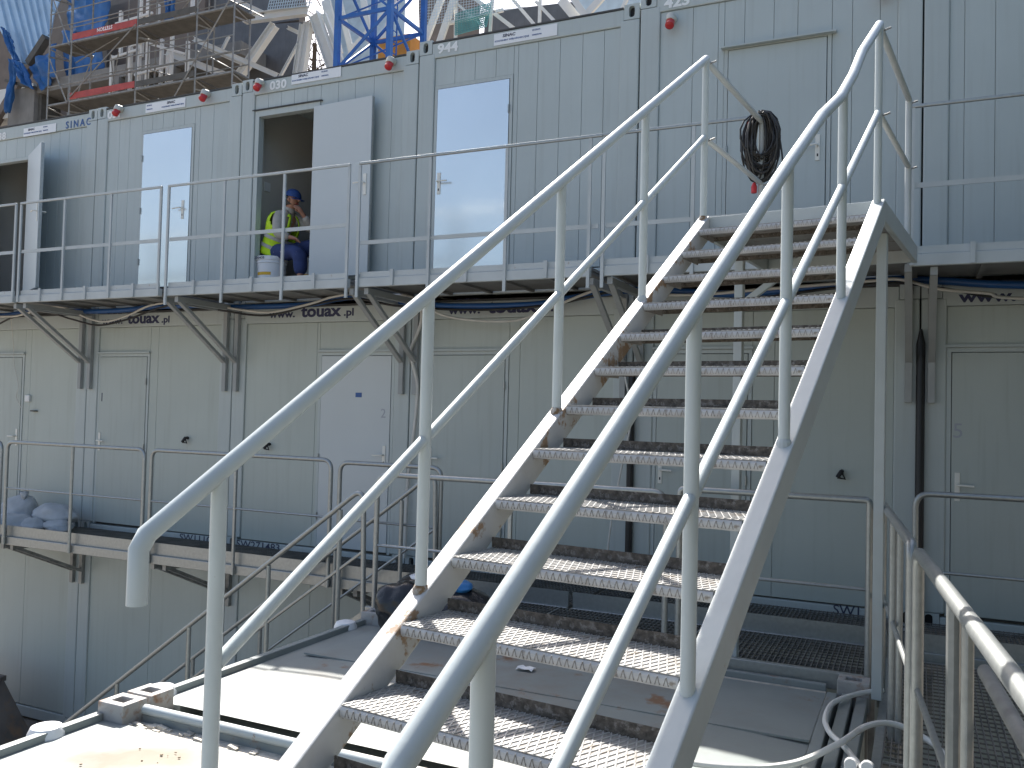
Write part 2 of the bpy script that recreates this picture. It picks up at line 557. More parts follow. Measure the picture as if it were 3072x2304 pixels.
def closed_door(t, d0, d1, z0, dz, mname, hx, hz, hside, yf=0.012, frame='gasket', hinge_x=None):
    fr = MB()
    fw = 0.035
    fr.box(d0 + 0.002, d0 + fw, yf + 0.002, 0.06, z0 + 0.002, dz)
    fr.box(d1 - fw, d1 - 0.002, yf + 0.002, 0.06, z0 + 0.002, dz)
    fr.box(d0 + fw, d1 - fw, yf + 0.002, 0.06, dz - fw, dz)
    fr.build('door_frame', 'paint', t)
    gk = MB()
    gk.box(d0 + fw + 0.001, d1 - fw - 0.001, 0.04, 0.055, z0 + 0.003, dz - fw - 0.001)
    d = MB().box(d0 + fw + 0.006, d1 - fw - 0.006, yf - 0.004, 0.038, z0 + 0.02, dz - fw - 0.006).build('door', mname, t, bevel=0.004)
    gk.build('door_seal', 'gasket', d)
    door_handle(d, hx, hz, yf - 0.004, hside)
    hxx = hinge_x if hinge_x is not None else (d1 - fw - 0.004 if hside > 0 else d0 + fw + 0.004)
    for hz_ in (z0 + 0.35, z0 + 1.0, dz - 0.35):
        MB().tube([(hxx, yf - 0.012, hz_ - 0.04), (hxx, yf - 0.012, hz_ + 0.04)], 0.009, 8).build('hinge', 'galv', d, smooth=True)
    return d

def open_leaf(t, hx, z0, dz, length, ang, mname, yf=0.0, hside=-1):
    """door leaf hinged at (hx, yf) swung outward; ang from +X axis (deg), towards -Y"""
    a = R(ang)
    dx, dy = math.cos(a), -math.sin(a)
    nx, ny = math.sin(a), math.cos(a)     # normal pointing roughly to wall
    th = 0.042
    p0 = Vector((hx, yf, 0))
    e = Vector((dx, dy, 0))
    nn = Vector((nx, ny, 0))
    poly = [p0, p0 + e * length, p0 + e * length + nn * -th, p0 + nn * -th]
    mb = MB()
    mb.prism([Vector((p.x, p.y, z0 + 0.02)) for p in poly], (0, 0, dz - z0 - 0.03))
    d = mb.build('open_door', mname, t, bevel=0.003)
    e2 = p0 + e * (length + 0.003)
    mb = MB()
    mb.prism([Vector((q.x, q.y, z0 + 0.02)) for q in (e2 + nn * -0.008, e2 + nn * -0.034, e2 + e * 0.004 + nn * -0.034, e2 + e * 0.004 + nn * -0.008)], (0, 0, dz - z0 - 0.04))
    mb.build('edge_strip', 'galv', d)
    lk = p0 + e * (length - 0.065)
    f = -nn
    zc = z0 + 1.02
    mb = MB()
    for off_, sgn in ((th + 0.001, 1), (-0.001, -1)):
        q = lk + f * (off_ if sgn > 0 else 0.0)
        mb.bar(q + f * 0.004 * sgn + Vector((0, 0, zc - 0.13)), q + f * 0.004 * sgn + Vector((0, 0, zc + 0.10)), 0.04, 0.008, upv=f)
    hp = mb.build('handle_plate', 'handle', d)
    mb = MB()
    for sgn, q in ((1, lk + f * (th + 0.008)), (-1, lk - f * 0.008)):
        q = q + Vector((0, 0, zc))
        mb.tube([q, q + f * 0.045 * sgn, q + f * 0.05 * sgn - e * 0.02, q + f * 0.046 * sgn - e * 0.12], 0.009, 8)
    mb.build('lever', 'handle', hp, smooth=True)
    return d

UZ = 5.40
# --- upper row
names_u = ['A', 'B', 'C', 'D', 'E', 'F']
# A
def num(t, s, x, z):
    return text(s, 0.135, (x, -0.0005, z), 'inkwhite', t, name='number', bold=0.005, xs=1.22)
A, x0, x1, z0, z1 = container('site_container', -W, UZ, 8.045, 'upper container lettered SINAC in blue with its door swung open', 0.20, 0.24)
header_and_sides(A, x0, x1, z0, z1, -2.10, -1.24, 7.56, [-2.0, -1.82, -1.6, -1.42, -0.91, -0.73, -0.55, -0.31], 'panel')
fr = MB()
fr.box(-2.098, -2.06, 0.012, 0.09, z0, 7.56); fr.box(-1.28, -1.242, 0.012, 0.09, z0, 7.56); fr.box(-2.06, -1.28, 0.012, 0.09, 7.52, 7.56)
fr.build('door_frame', 'paint', A)
open_leaf(A, -1.25, z0, 7.56, 0.86, 26, 'doorpale', yf=-0.004)
sign(A, -1.44, -0.785, 7.84, 7.955)
text('SINAC', 0.135, (-0.60, -0.0005, 7.858), 'inkblue', A, bold=0.002, xs=0.95, space=1.45)
num(A, '038', -2.06, 7.855)
# B
B_, x0, x1, z0, z1 = container('site_container', 0, UZ, 8.05, 'upper container with bright closed door, left of the worker doorway', 0.185, 0.24)
header_and_sides(B_, x0, x1, z0, z1, 0.80, 1.70, 7.66, [0.40, 0.58, 0.98, 1.16, 1.34, 1.52, 1.78, 2.0], 'panel')
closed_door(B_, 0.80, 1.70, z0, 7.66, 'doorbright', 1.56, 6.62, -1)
sign(B_, 0.875, 1.55, 7.885, 8.0, flip=True)
num(B_, '031', 0.195, 7.895)
socket(B_, 0.44, 7.95); socket(B_, 1.915, 7.95)
# C
C_, x0, x1, z0, z1 = container('site_container', 2 * W, UZ, 0, '', 0.1, 0.1) if False else container('site_container', W, UZ, 8.07, 'upper container numbered 030 with open door and seated worker', 0.185, 0.24)
header_and_sides(C_, x0, x1, z0, z1, 2.655, 3.60, 7.69, [2.84, 3.03, 3.22, 3.41, 3.84, 4.07, 4.32, 4.56], 'panel')
fr = MB()
fr.box(2.657, 2.715, 0.012, 0.10, z0, 7.69); fr.box(3.545, 3.598, 0.012, 0.10, z0, 7.69); fr.box(2.715, 3.545, 0.012, 0.10, 7.62, 7.69)
fr.build('door_frame', 'paint', C_)
MB().box(2.62, 3.63, -0.004, 0.02, 7.692, 7.705).build('drip_edge', 'gasket', C_)
open_leaf(C_, 3.57, z0, 7.62, 0.83, 4, 'doorpale', yf=-0.015)
sign(C_, 3.19, 3.885, 7.93, 8.045)
num(C_, '030', 2.87, 7.915)
socket(C_, 2.755, 7.965); socket(C_, 4.575, 7.95)
MB().box(2.527, 2.541, 0.35, 0.45, 6.84, 6.95).build('light_switch', 'plasticwhite', C_)
# D
D_, x0, x1, z0, z1 = container('site_container', 2 * W, UZ, 8.145, 'upper container numbered 944 with bright closed door', 0.19, 0.24)
header_and_sides(D_, x0, x1, z0, z1, 5.10, 6.02, 7.655, [5.335, 5.574, 5.817, 6.071, 6.289, 6.528, 6.766, 6.99], 'panel')
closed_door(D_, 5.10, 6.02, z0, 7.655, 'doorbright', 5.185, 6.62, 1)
sign(D_, 5.797, 6.50, 7.975, 8.095)
num(D_, '944', 5.128, 8.0)
# E
E_, x0, x1, z0, z1 = container('site_container', 3 * W, UZ, 8.225, 'upper container at the stair head, door behind the cable coil', 0.195, 0.24)
header_and_sides(E_, x0, x1, z0, z1, 8.15, 9.08, 7.60, [7.858, 8.094, 8.331, 8.588, 8.793, 9.245, 9.466], 'panel')
closed_door(E_, 8.15, 9.08, z0, 7.60, 'panel', 8.975, 6.60, -1)
mb = MB(); mb.prism([(8.13, 0.02, 7.60), (8.13, -0.05, 7.585), (8.13, -0.05, 7.57), (8.13, 0.02, 7.575)], (0.99, 0, 0)); mb.build('drip_hood', 'paint', E_)
num(E_, '423', 7.585, 8.055)
socket(E_, 7.665, 7.89); socket(E_, 9.50, 7.85)
# F
F_, x0, x1, z0, z1 = container('site_container', 4 * W, UZ, 8.22, 'upper container right of the stair head, plain panelled wall', 0.195, 0.24)
header_and_sides(F_, x0, x1, z0, z1, 11.2, 12.0, 7.60, [10.107, 10.329, 10.55, 10.78, 11.0], 'panel')
closed_door(F_, 11.2, 12.0, z0, 7.60, 'panel', 11.27, 6.60, 1)
socket(F_, 10.2, 7.89)

# --- middle row
MZ0, MZ1 = 2.545, 5.375
def touax(t, x, z, s=1.0):
    g_ = text('www.', 0.125 * s, (x, 0.0032, z), 'inknavy', t, bold=0.004 * s, xs=1.35)
    text('touax', 0.20 * s, (x + 0.50 * s, 0.0032, z), 'inknavy', t, bold=0.007 * s, xs=1.25)
    text('.pl', 0.125 * s, (x + 1.13 * s, 0.0032, z), 'inknavy', t, bold=0.004 * s, xs=1.3)
    text('606 055 060', 0.05 * s, (x + 0.10 * s, 0.0032, z + 0.135 * s), 'inknavy', t, bold=0.001, xs=1.1)
mid = []
mid_lab = ['middle row container beside the sandbags', 'middle row container with number 1 on its narrow door',
           'middle row container with number 2 and a blue sticker on its door', 'middle row container seen through the left stair railing',
           'middle row container seen behind the stair treads', 'middle row container with a 5 written on its door, at far right']
for i in range(6):
    X0 = (i - 1) * W
    t, x0, x1, z0, z1 = container('site_container', X0, MZ0, MZ1, mid_lab[i], 0.205, 0.115, 'midpanel')
    mid.append(t)
    dd = [(-2.21, -1.24), (0.19 + 0.005, 1.095), (3.70, 4.70), (5.09, 6.05), (7.545, 8.45), (9.995, 10.92)][i]
    seam = [-1.12, 1.23, 3.66, 6.17, 8.64, 11.1][i]
    header_and_sides(t, x0, x1, z0, z1, dd[0], dd[1], 4.83, [seam], 'midpanel')
    hx, hs = [(-1.33, -1), (0.27, 1), (4.60, -1), (5.17, 1), (7.63, 1), (10.08, 1)][i]
    d = closed_door(t, dd[0], dd[1], z0, 4.83, 'doorgrey' if i not in (2,) else 'doorpale', hx, 3.72, hs)
    mb = MB(); mb.box(dd[0] - 0.01, dd[1] + 0.01, -0.012, 0.021, 4.832, 4.855); mb.build('drip_edge', 'paint', t)
    if i == 1: text('1', 0.16, (0.245, 0.0070, 4.22), 'inkdark', d, name='door_number')
    if i == 2:
        text('2', 0.14, (4.54, 0.0070, 4.12), 'inkgrey', d, name='door_number')
        MB().box(4.21, 4.29, 0.0045, 0.0075, 4.335, 4.385).build('sticker', 'inkblue', d)
    if i == 5: text('5', 0.17, (10.04, 0.0070, 4.10), 'inkgrey', d, name='door_number')
    if i == 1: touax(t, 0.24, 5.215, 0.92)
    if i == 2: touax(t, 2.98, 5.235, 0.92)
    if i == 3: touax(t, 5.35, 5.22, 0.92)
    if i == 4: touax(t, 7.75, 5.215)
    if i == 5: touax(t, 10.085, 5.20)
    # cable gland hooks on the wall
    hk = {1: (1.774, 3.773), 2: (3.033, 3.745), 4: (9.206, 3.753)}.get(i)
    if hk:
        mb = MB()
        mb.tube([(hk[0], 0.02, hk[1] + 0.03), (hk[0], -0.03, hk[1] + 0.03), (hk[0] - 0.03, -0.04, hk[1] - 0.02)], 0.018, 8)
        mb.tube([(hk[0] - 0.03, -0.04, hk[1] - 0.02), (hk[0] + 0.03, -0.03, hk[1] - 0.03), (hk[0], -0.03, hk[1] + 0.03)], 0.010, 6)
        mb.build('cable_hook', 'dark', t, smooth=True)
MB().box(-1.175, -1.085, -0.012, 0.021, 4.19, 4.28).build('junction_box', 'plasticwhite', mid[0], bevel=0.008)
MB().box(-1.04, -0.94, -0.02, 0.021, 4.06, 4.075).build('wall_peg', 'dark', mid[0])
for i, s in ((1, 'SW11107'), (2, 'SW271483'), (4, 'SW111')):
    text(s, 0.115, ([0, 1.71, 2.60, 0, 9.15][i], 0.0030, 2.568 if i != 4 else 2.578), 'inkdark', mid[i], name='lettering', bold=0.001, xs=1.25 if i < 4 else 1.0)
# --- lower row
low_lab = ['ground container at far left under the sandbags', 'ground container behind the galvanised stair rail', 'ground container partly hidden by the galvanised stair',
           'ground container hidden behind the roof with the stair', 'ground container under the stair head', 'ground container at far right']
for i in range(6):
    X0 = (i - 1) * W
    t, x0, x1, z0, z1 = container('site_container', X0, 0.0, 2.52, low_lab[i], 0.16, 0.16, 'midpanel')
    seam = [-1.06, 1.25, 3.67, 6.17, 8.64, 11.1][i]
    MB().box(x0 + 0.001, x1 - 0.001, 0.045, 0.08, z0, z1).build('wall_core', 'midpanel', t)
    panels(t, [(x0, seam), (seam, x1)], 0.022, 'midpanel', z0 + 0.002, z1 - 0.004)

# ------------------------------------------------------------------ upper walkway
def bracket(parent, x, ztop, zlow, zknee, depth, m):
    br = MB()
    br.box(x - 0.028, x + 0.028, -0.052, -0.003, zlow, ztop)
    o = br.build('wall_bracket', m, parent, bevel=0.003, seg=1)
    MB().bar((x, -0.045, zknee), (x, -depth, ztop - 0.03), 0.05, 0.035).build('strut', m, o)
    MB().box(x - 0.024, x + 0.024, -depth - 0.02, -0.054, ztop - 0.062, ztop - 0.004).build('arm', m, o)
    return o
UW = 1.0
usec = [(-2.42, -0.05, 'left end, before the open SINAC container'), (0.02, 2.325, 'in front of the bright door left of the worker'),
        (2.415, 4.80, 'in front of the seated worker'), (4.90, 7.27, 'in front of container 944'), (7.37, 9.70, 'at the stair head'),
        (9.725, 12.1, 'right of the stair landing')]
for k, (a, b_, lab) in enumerate(usec):
    t = thing('upper_walkway', ((a + b_) / 2, -UW / 2, 5.37), 'grey upper walkway section, ' + lab, 'walkway', 'upper walkway sections')
    zb = 5.375 if k < 5 else 5.345
    MB().box(a, b_, -UW - 0.012, -UW + 0.03, zb, zb + 0.085).build('edge_beam', 'walkpaint', t, bevel=0.003, seg=1)
    MB().box(a + 0.02, b_ - 0.02, -UW + 0.005, -UW + 0.012, zb + 0.09, zb + 0.145).build('toe_board', 'walkpaint', t)
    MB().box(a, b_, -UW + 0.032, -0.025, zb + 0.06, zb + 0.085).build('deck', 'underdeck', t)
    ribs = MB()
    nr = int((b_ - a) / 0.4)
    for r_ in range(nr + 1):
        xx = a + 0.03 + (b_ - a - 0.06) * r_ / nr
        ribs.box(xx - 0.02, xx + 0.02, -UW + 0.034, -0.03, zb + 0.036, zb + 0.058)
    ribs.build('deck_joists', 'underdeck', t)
    xe = 8.60 if k == 4 else b_ + 0.098 if k == 3 else b_
    xs_ = a
    px = [a + 0.012, a + (b_ - a) * 0.335, a + (b_ - a) * 0.665, b_ - 0.012]
    if k == 4:
        px = [a + 0.012, 8.137]
    if k == 5:
        px = [a + 0.012, b_ - 0.012]
    for j, x in enumerate(px):
        zl = zb - 0.10 if (k in (2, 3) and j in (0, 1, 2, 3)) or k == 4 else zb + 0.005
        MB().box(x - 0.014, x + 0.014, -UW - 0.032, -UW - 0.014, zl, 6.55).build('post', 'walkpaint', t)
    rb = 6.548 if k < 5 else 6.49
    MB().box(xs_, xe, -UW - 0.036, -UW - 0.010, rb + 0.004, rb + 0.030).build('top_rail', 'galv' if k >= 3 else 'walkpaint', t, bevel=0.006)
    zm = 5.985 if k < 3 else 5.80 if k in (3, 4) else 5.93
    MB().box(xs_ + 0.03, xe - 0.03, -UW - 0.0125, -UW - 0.0035, zm - 0.019, zm + 0.019).build('mid_rail', 'walkpaint', t)
    for x in [a + (b_ - a) * f_ for f_ in (0.17, 0.5, 0.83)]:
        MB().box(x - 0.016, x + 0.016, -UW - 0.030, -UW - 0.014, zb + 0.002, zb + 0.155).build('clip', 'walkpaint', t)
    for xs2 in (a + 0.02, b_ - 0.02):
        near = round(xs2 / W) * W
        bx = near + (0.085 if xs2 == a + 0.02 else -0.085)
        bracket(t, bx, zb - 0.002, 4.375, 4.72, UW - 0.05, 'bracketpaint')

# ------------------------------------------------------------------ galvanised walkway
def gal_deck(parent, x0, x1, y0, y1, zt, pitch=0.034, along='Y'):
    mb = MB()
    if along == 'Y':
        n_ = int((x1 - x0) / pitch)
        for i in range(n_ + 1):
            xx = x0 + (x1 - x0) * i / n_
            mb.box(xx - 0.0025, xx + 0.0025, y0, y1, zt - 0.028, zt)
        m_ = max(2, int((y1 - y0) / 0.075))
        for i in range(m_ + 1):
            yy = y0 + (y1 - y0) * i / m_
            mb.box(x0, x1, yy - 0.003, yy + 0.003, zt - 0.012, zt - 0.003)
    else:
        n_ = int((y1 - y0) / pitch)
        for i in range(n_ + 1):
            yy = y0 + (y1 - y0) * i / n_
            mb.box(x0, x1, yy - 0.0025, yy + 0.0025, zt - 0.028, zt)
        m_ = max(2, int((x1 - x0) / 0.075))
        for i in range(m_ + 1):
            xx = x0 + (x1 - x0) * i / m_
            mb.box(xx - 0.003, xx + 0.003, y0, y1, zt - 0.012, zt - 0.003)
    return stuff(mb.build('grating_bars', 'grating', parent))
def hoop_rail(parent, p0, p1, z0, ztop, r=0.021, mids=(0.55,), posts=(0.5,), m='galv', rad=0.10, sq=False):
    """tubular panel with rounded top corners between plan points p0 and p1"""
    a0, a1 = Vector((p0[0], p0[1], z0)), Vector((p0[0], p0[1], ztop))
    b0, b1 = Vector((p1[0], p1[1], z0)), Vector((p1[0], p1[1], ztop))
    pts = [a0] + arc(a1, a0, b1, rad) + arc(b1, a1, b0, rad) + [b0]
    MB().tube(pts, r, 10).build('hoop_rail', m, parent, smooth=True)
    for f_ in posts:
        q = a0.lerp(b0, f_)
        MB().tube([q, q + Vector((0, 0, ztop - z0))], r * 0.85, 8).build('post', m, parent, smooth=True)
    for f_ in mids:
        q0, q1 = a0.lerp(a1, f_), b0.lerp(b1, f_)
        MB().tube([q0, q1], r * 0.55, 8).build('mid_rail', m, parent, smooth=True)
GY = -1.03
gsec = [(-2.40, -0.02, 'left end, beside the sandbags', True), (0.025, 2.31, 'below the narrow numbered door', True), (2.355, 4.755, 'above the galvanised stair rail', True),
        (4.80, 7.15, 'behind the small front platform', 'part'), (7.19, 9.60, 'under the stair head', False), (9.75, 12.1, 'at far right before the door marked 5', True)]
for k, (a, b_, lab, rail) in enumerate(gsec):
    t = thing('galvanised_walkway', ((a + b_) / 2, GY / 2, 2.5), 'galvanised grating walkway section, ' + lab, 'walkway', 'galvanised walkway sections')
    MB().box(a, b_, GY - 0.03, GY + 0.012, 2.505, 2.60).build('edge_beam', 'galv', t, bevel=0.004, seg=1)
    MB().box(a, b_, GY + 0.004, GY + 0.010, 2.602, 2.725).build('toe_board', 'galv', t)
    MB().box(a, b_, -0.09, -0.03, 2.505, 2.565).build('rear_beam', 'galvdark', t)
    gal_deck(t, a + 0.01, b_ - 0.01, GY + 0.014, -0.028, 2.60)
    if rail is True:
        hoop_rail(t, (a + 0.03, GY - 0.052), (b_ - 0.03, GY - 0.052), 2.51, 3.715)
    elif rail == 'part':
        hoop_rail(t, (a + 0.03, GY - 0.052), (5.93, GY - 0.052), 2.51, 3.70, posts=())
    for xs2, sg in ((a, 1), (b_, -1)):
        near = round(xs2 / W) * W
        bx = near + 0.085 * sg
        bracket(t, bx, 2.500, 1.88, 2.05, 0.98, 'galvdark')

# platform in front
t = thing('platform', (7.7, -1.6, 2.5), 'galvanised grating platform between walkway and container roof', 'platform')
MB().box(5.86, 9.56, -2.12, -2.075, 2.555, 2.66).build('front_beam', 'galv', t, bevel=0.004, seg=1)
MB().box(5.86, 5.90, -2.073, -1.09, 2.50, 2.60).build('side_beam', 'galv', t)
MB().box(9.52, 9.56, -2.073, -1.09, 2.50, 2.60).build('side_beam', 'galv', t)
for a, b_ in ((5.905, 7.10), (7.11, 8.30), (8.31, 9.51)):
    gal_deck(t, a, b_, -2.07, -1.08, 2.602)
    MB().box(b_ + 0.0005, b_ + 0.0095, -2.07, -1.08, 2.56, 2.603).build('joint_bar', 'galv', t)
MB().box(5.905, 9.51, -1.60, -1.58, 2.53, 2.571).build('joist', 'galvdark', t)
for x in (5.95, 9.5):
    for y in (-2.1, -1.12):
        MB().box(x - 0.03, x + 0.03, y - 0.03, y + 0.03, -0.02, 2.50).build('leg', 'galvdark', t)
hoop_rail(t, (5.965, -2.145), (8.27, -2.145), 2.555, 3.705, mids=(0.52,), posts=(0.5,))
hoop_rail(t, (8.36, -2.145), (9.53, -2.145), 2.555, 3.735, mids=(0.54,), posts=(), rad=0.03)

# galvanised stair going down to the left
t = thing('galvanised_stair', (4.0, -1.55, 0), 'galvanised stair with tube handrails descending to the left', 'staircase')
sl_ = 0.722
def gz(x): return 2.60 - (5.82 - x) * sl_
for y in (-2.03, -1.14):
    MB().bar((5.86, y, gz(5.86) - 0.10), (2.28, y, gz(2.28) - 0.10), 0.04, 0.20).build('stringer', 'galv', t)
for i in range(13):
    zz = 2.60 - 0.2 * (i + 1)
    xx = 5.82 - 0.2 * (i + 1) / sl_
    tr = MB().box(xx - 0.01, xx + 0.25, -2.008, -1.162, zz - 0.03, zz).build('tread', 'grating', t)
for y, sgn in ((-2.05, 0), (-1.12, 1)):
    x1 = 5.80 if sgn == 0 else 5.92
    hi = 0.985
    top_end = Vector((x1, y, gz(x1) + hi))
    a = Vector((2.30, y, gz(2.30) + hi))
    c1 = Vector((x1 - 0.10, y, gz(x1 - 0.10) + hi + 0.03))
    pts = [Vector((2.26, y, gz(2.26) + hi - 0.45)), Vector((2.26, y, gz(2.26) + hi - 0.06))] + [a + Vector((0, 0, -0.01))] + [c1 - Vector((0.22, 0, 0.16))]
    pts += arc(Vector((x1 - 0.03, y, c1.z + 0.06)), c1 - Vector((0.22, 0, 0.16)), Vector((x1 + 0.0, y, 2.6)), 0.14) + [Vector((x1, y, 2.56))]
    MB().tube(pts, 0.021, 10).build('handrail', 'galv', t, smooth=True)
    MB().tube([(2.27, y, gz(2.27) + 0.50), (x1 - 0.03, y, gz(x1 - 0.03) + 0.50)], 0.013, 8).build('mid_rail', 'galv', t, smooth=True)
    for x in (3.107, 3.965, 4.833, 5.55):
        MB().tube([(x, y, gz(x) - 0.18), (x, y, gz(x) + hi)], 0.020, 8).build('post', 'galv', t, smooth=True)

# ------------------------------------------------------------------ foreground container roofs
def roof_container(y0, y1, label, mname):
    x0, x1, zt = 5.97, 9.55, 2.60
    t = thing('roof_container', ((x0 + x1) / 2, (y0 + y1) / 2, 0), label, 'container', 'containers with walkable roofs in the foreground')
    MB().box(x0 + 0.03, x1 - 0.03, y0 + 0.03, y1 - 0.03, 0.0, zt - 0.10).build('body', 'midpanel', t)
    # roof sheet with a shallow ridge
    ym = (y0 + y1) / 2 + 0.1
    s = MB()
    xa, xb, ya, yb = x0 + 0.20, x1 - 0.24, y0 + 0.16, y1 - 0.16
    nx_, ny_ = 24, 18
    vs, fs = [], []
    rnd = random.Random(int(abs(y0) * 100))
    for j in range(ny_ + 1):
        for i in range(nx_ + 1):
            u, v = i / nx_, j / ny_
            e = min(1, min(u, 1 - u, v, 1 - v) * 9)
            vs.append((xa + (xb - xa) * u, ya + (yb - ya) * v, zt - 0.012 + e * (0.018 + rnd.uniform(-0.002, 0.002))))
    for j in range(ny_):
        for i in range(nx_):
            k = j * (nx_ + 1) + i
            fs.append((k, k + 1, k + nx_ + 2, k + nx_ + 1))
    s.add(vs, fs)
    s.build('roof_sheet', mname, t, smooth=True)
    MB().box(xa - 0.001, xb + 0.001, ym - 0.02, ym + 0.02, zt - 0.0, zt + 0.012).build('sheet_seam', mname, t)
    # border profiles
    MB().box(x0, x0 + 0.05, y0 + 0.165, y1 - 0.165, zt - 0.12, zt + 0.022).build('edge_profile', 'roofpaint', t, bevel=0.006)
    MB().box(x0 + 0.052, xa + 0.02, y0 + 0.165, y1 - 0.165, zt - 0.10, zt - 0.016).build('gutter', 'roofpaint', t)
    for q, h in ((x1 - 0.235, 0.0), (x1 - 0.15, 0.008), (x1 - 0.07, -0.004)):
        MB().box(q, q + 0.06, y0 + 0.165, y1 - 0.165, zt - 0.10, zt + h).build('edge_profile', 'roofpaint', t, bevel=0.006)
    for yy, yn in ((y0, y0 + 0.045), (y1 - 0.045, y1)):
        MB().box(x0 + 0.19, x1 - 0.25, yy, yn, zt - 0.12, zt + 0.004).build('edge_profile', 'roofpaint', t, bevel=0.006)
    for yy in (y0 + 0.085, y1 - 0.085):
        MB().box(x0 + 0.19, x1 - 0.25, yy - 0.05, yy + 0.05, zt - 0.10, zt - 0.035).build('gutter', 'foam', t)
    # top castings with square holes
    for xx in (x0, x1 - 0.18):
        for yy in (y0, y1 - 0.16):
            c = MB()
            a0, a1, b0, b1 = xx, xx + 0.18, yy, yy + 0.158
            hx, hy = 0.045, 0.035
            cx, cy = (a0 + a1) / 2, (b0 + b1) / 2
            zt2 = zt + 0.075
            o4 = [(a0, b0), (a1, b0), (a1, b1), (a0, b1)]
            i4 = [(cx - hx, cy - hy), (cx + hx, cy - hy), (cx + hx, cy + hy), (cx - hx, cy + hy)]
            vs = [(p[0], p[1], zt2) for p in o4] + [(p[0], p[1], zt2) for p in i4] + [(p[0], p[1], zt - 0.11) for p in o4] + [(p[0], p[1], zt2 - 0.06) for p in i4]
            fs = []
            for i in range(4):
                j = (i + 1) % 4
                fs += [(i, j, 4 + j, 4 + i), (i, 8 + i, 8 + j, j), (4 + i, 4 + j, 12 + j, 12 + i)]
            fs.append((12, 13, 14, 15))
            c.add(vs, fs)
            cc = c.build('corner_casting', 'casting', t, bevel=0.006)
            MB().box(cx - hx + 0.002, cx + hx - 0.002, cy - hy + 0.002, cy + hy - 0.002, zt2 - 0.059, zt2 - 0.055).build('casting_hole', 'dark', cc)
    return t
r1 = roof_container(-4.49, -2.17, 'grey container roof carrying the stair, shaded behind a sunlit strip', 'roofpaint')
r2 = roof_container(-6.86, -4.51, 'sunlit grey container roof with sand stain at lower left', 'roofpaint_stained')
r3 = roof_container(-9.25, -6.88, 'grey container roof at the foot of the stair', 'roofpaint')
for q, (tt, yy) in enumerate(((r1, -4.24), (r2, -4.95), (r1, -2.5))):
    mb = MB()
    mb.tube([(5.955, yy, 2.50), (5.955, yy, 2.60), (5.955, yy, 2.63), (5.955, yy, 2.642)], [0.085, 0.085, 0.07, 0.03], 20)
    mb.build('roof_cap', 'plasticwhite', tt, smooth=True)
g1 = MB(); g1.tube([(6.17, -4.545, 2.628), (7.8, -4.55, 2.626), (9.28, -4.55, 2.626)], 0.026, 10)
tag(g1.build('drain_tube', 'stairpaint', smooth=True), 'long pale tube lying in the joint between the two roofs', 'tube')
# sealing foam crumbs in the joint
mb = MB()
rnd = random.Random(5)
for i in range(70):
    x = 6.15 + rnd.random() ** 1.6 * 2.6
    y = -4.60 + rnd.uniform(-0.03, 0.03)
    r_ = rnd.uniform(0.006, 0.02)
    mb.bar((x - r_ * 1.6, y, 2.565 + rnd.uniform(0, 0.012)), (x + r_ * 1.6, y + rnd.uniform(-0.01, 0.01), 2.568), r_ * 1.2, r_)
stuff(tag(mb.build('foam_crumbs', 'foam'), 'crumbled sealing foam along the roof joint', 'foam'))
mb = MB()
for i in range(9):
    a_, d_ = rnd.uniform(0, 6.28), rnd.random() ** 0.7
    x, y = 6.60 + 0.26 * d_ * math.cos(a_), -4.98 + 0.16 * d_ * math.sin(a_) + 0.08 * d_ * math.cos(a_)
    r_ = rnd.uniform(0.002, 0.006)
    mb.bar((x - r_, y, 2.608 + r_ * 0.4), (x + r_, y + r_ * 0.5, 2.609 + r_ * 0.4), r_ * 1.3, r_)
stuff(tag(mb.build('grit', 'dirt'), 'loose grit and pebbles on the sand stain', 'grit'))
# paper scrap
mb = MB()
vs, fs = [], []
for i in range(6):
    for j in range(3):
        vs.append((7.53 + i * 0.022, -2.90 + j * 0.035, 2.615 + 0.012 * abs(math.sin(i * 1.9 + j * 1.3))))
for i in range(5):
    for j in range(2):
        k = i * 3 + j
        fs.append((k, k + 3, k + 4, k + 1))
mb.add(vs, fs)
pp = mb.build('paper_scrap', 'paper')
sd = pp.modifiers.new('solid', 'SOLIDIFY'); sd.thickness = 0.0015
tag(pp, 'crumpled white paper scrap on the shaded roof', 'paper')

# ------------------------------------------------------------------ the main stair
SY = -0.1087
SO = Vector((8.6011, -2.671, 0))
dn = Vector((math.sin(SY), -math.cos(SY), 0))
cr = Vector((math.cos(SY), math.sin(SY), 0))
SW = 0.986
SL = 0.657
ZL = 5.42
def SP(d, w_, z): return SO + dn * d + cr * w_ + Vector((0, 0, z))
def sz(d): return ZL - SL * d
ST = thing('stair', (SO.x, SO.y, 2.6), 'light grey painted steel stair with tube handrails climbing to the landing', 'staircase')
def sbox(mb, d0, d1, w0, w1, za, zb_):
    """sheared beam following the stair slope: top offset za, bottom offset zb"""
    p = [SP(d0, w0, sz(d0) + za), SP(d1, w0, sz(d1) + za), SP(d1, w0, sz(d1) + zb_), SP(d0, w0, sz(d0) + zb_)]
    mb.prism(p, cr * (w1 - w0))
    return mb
DEND = (ZL - 2.62) / SL
for w0, w1 in ((-0.035, 0.032), (SW - 0.032, SW + 0.035)):
    p = [SP(-0.03, w0, sz(-0.03)), SP(DEND, w0, sz(DEND)), SP(DEND - 0.21, w0, sz(DEND)), SP(-0.03, w0, sz(-0.03) - 0.142)]
    MB().prism(p, cr * (w1 - w0)).build('stringer', 'stringerpaint' if w0 < 0.5 else 'stairpaint', ST, bevel=0.006)
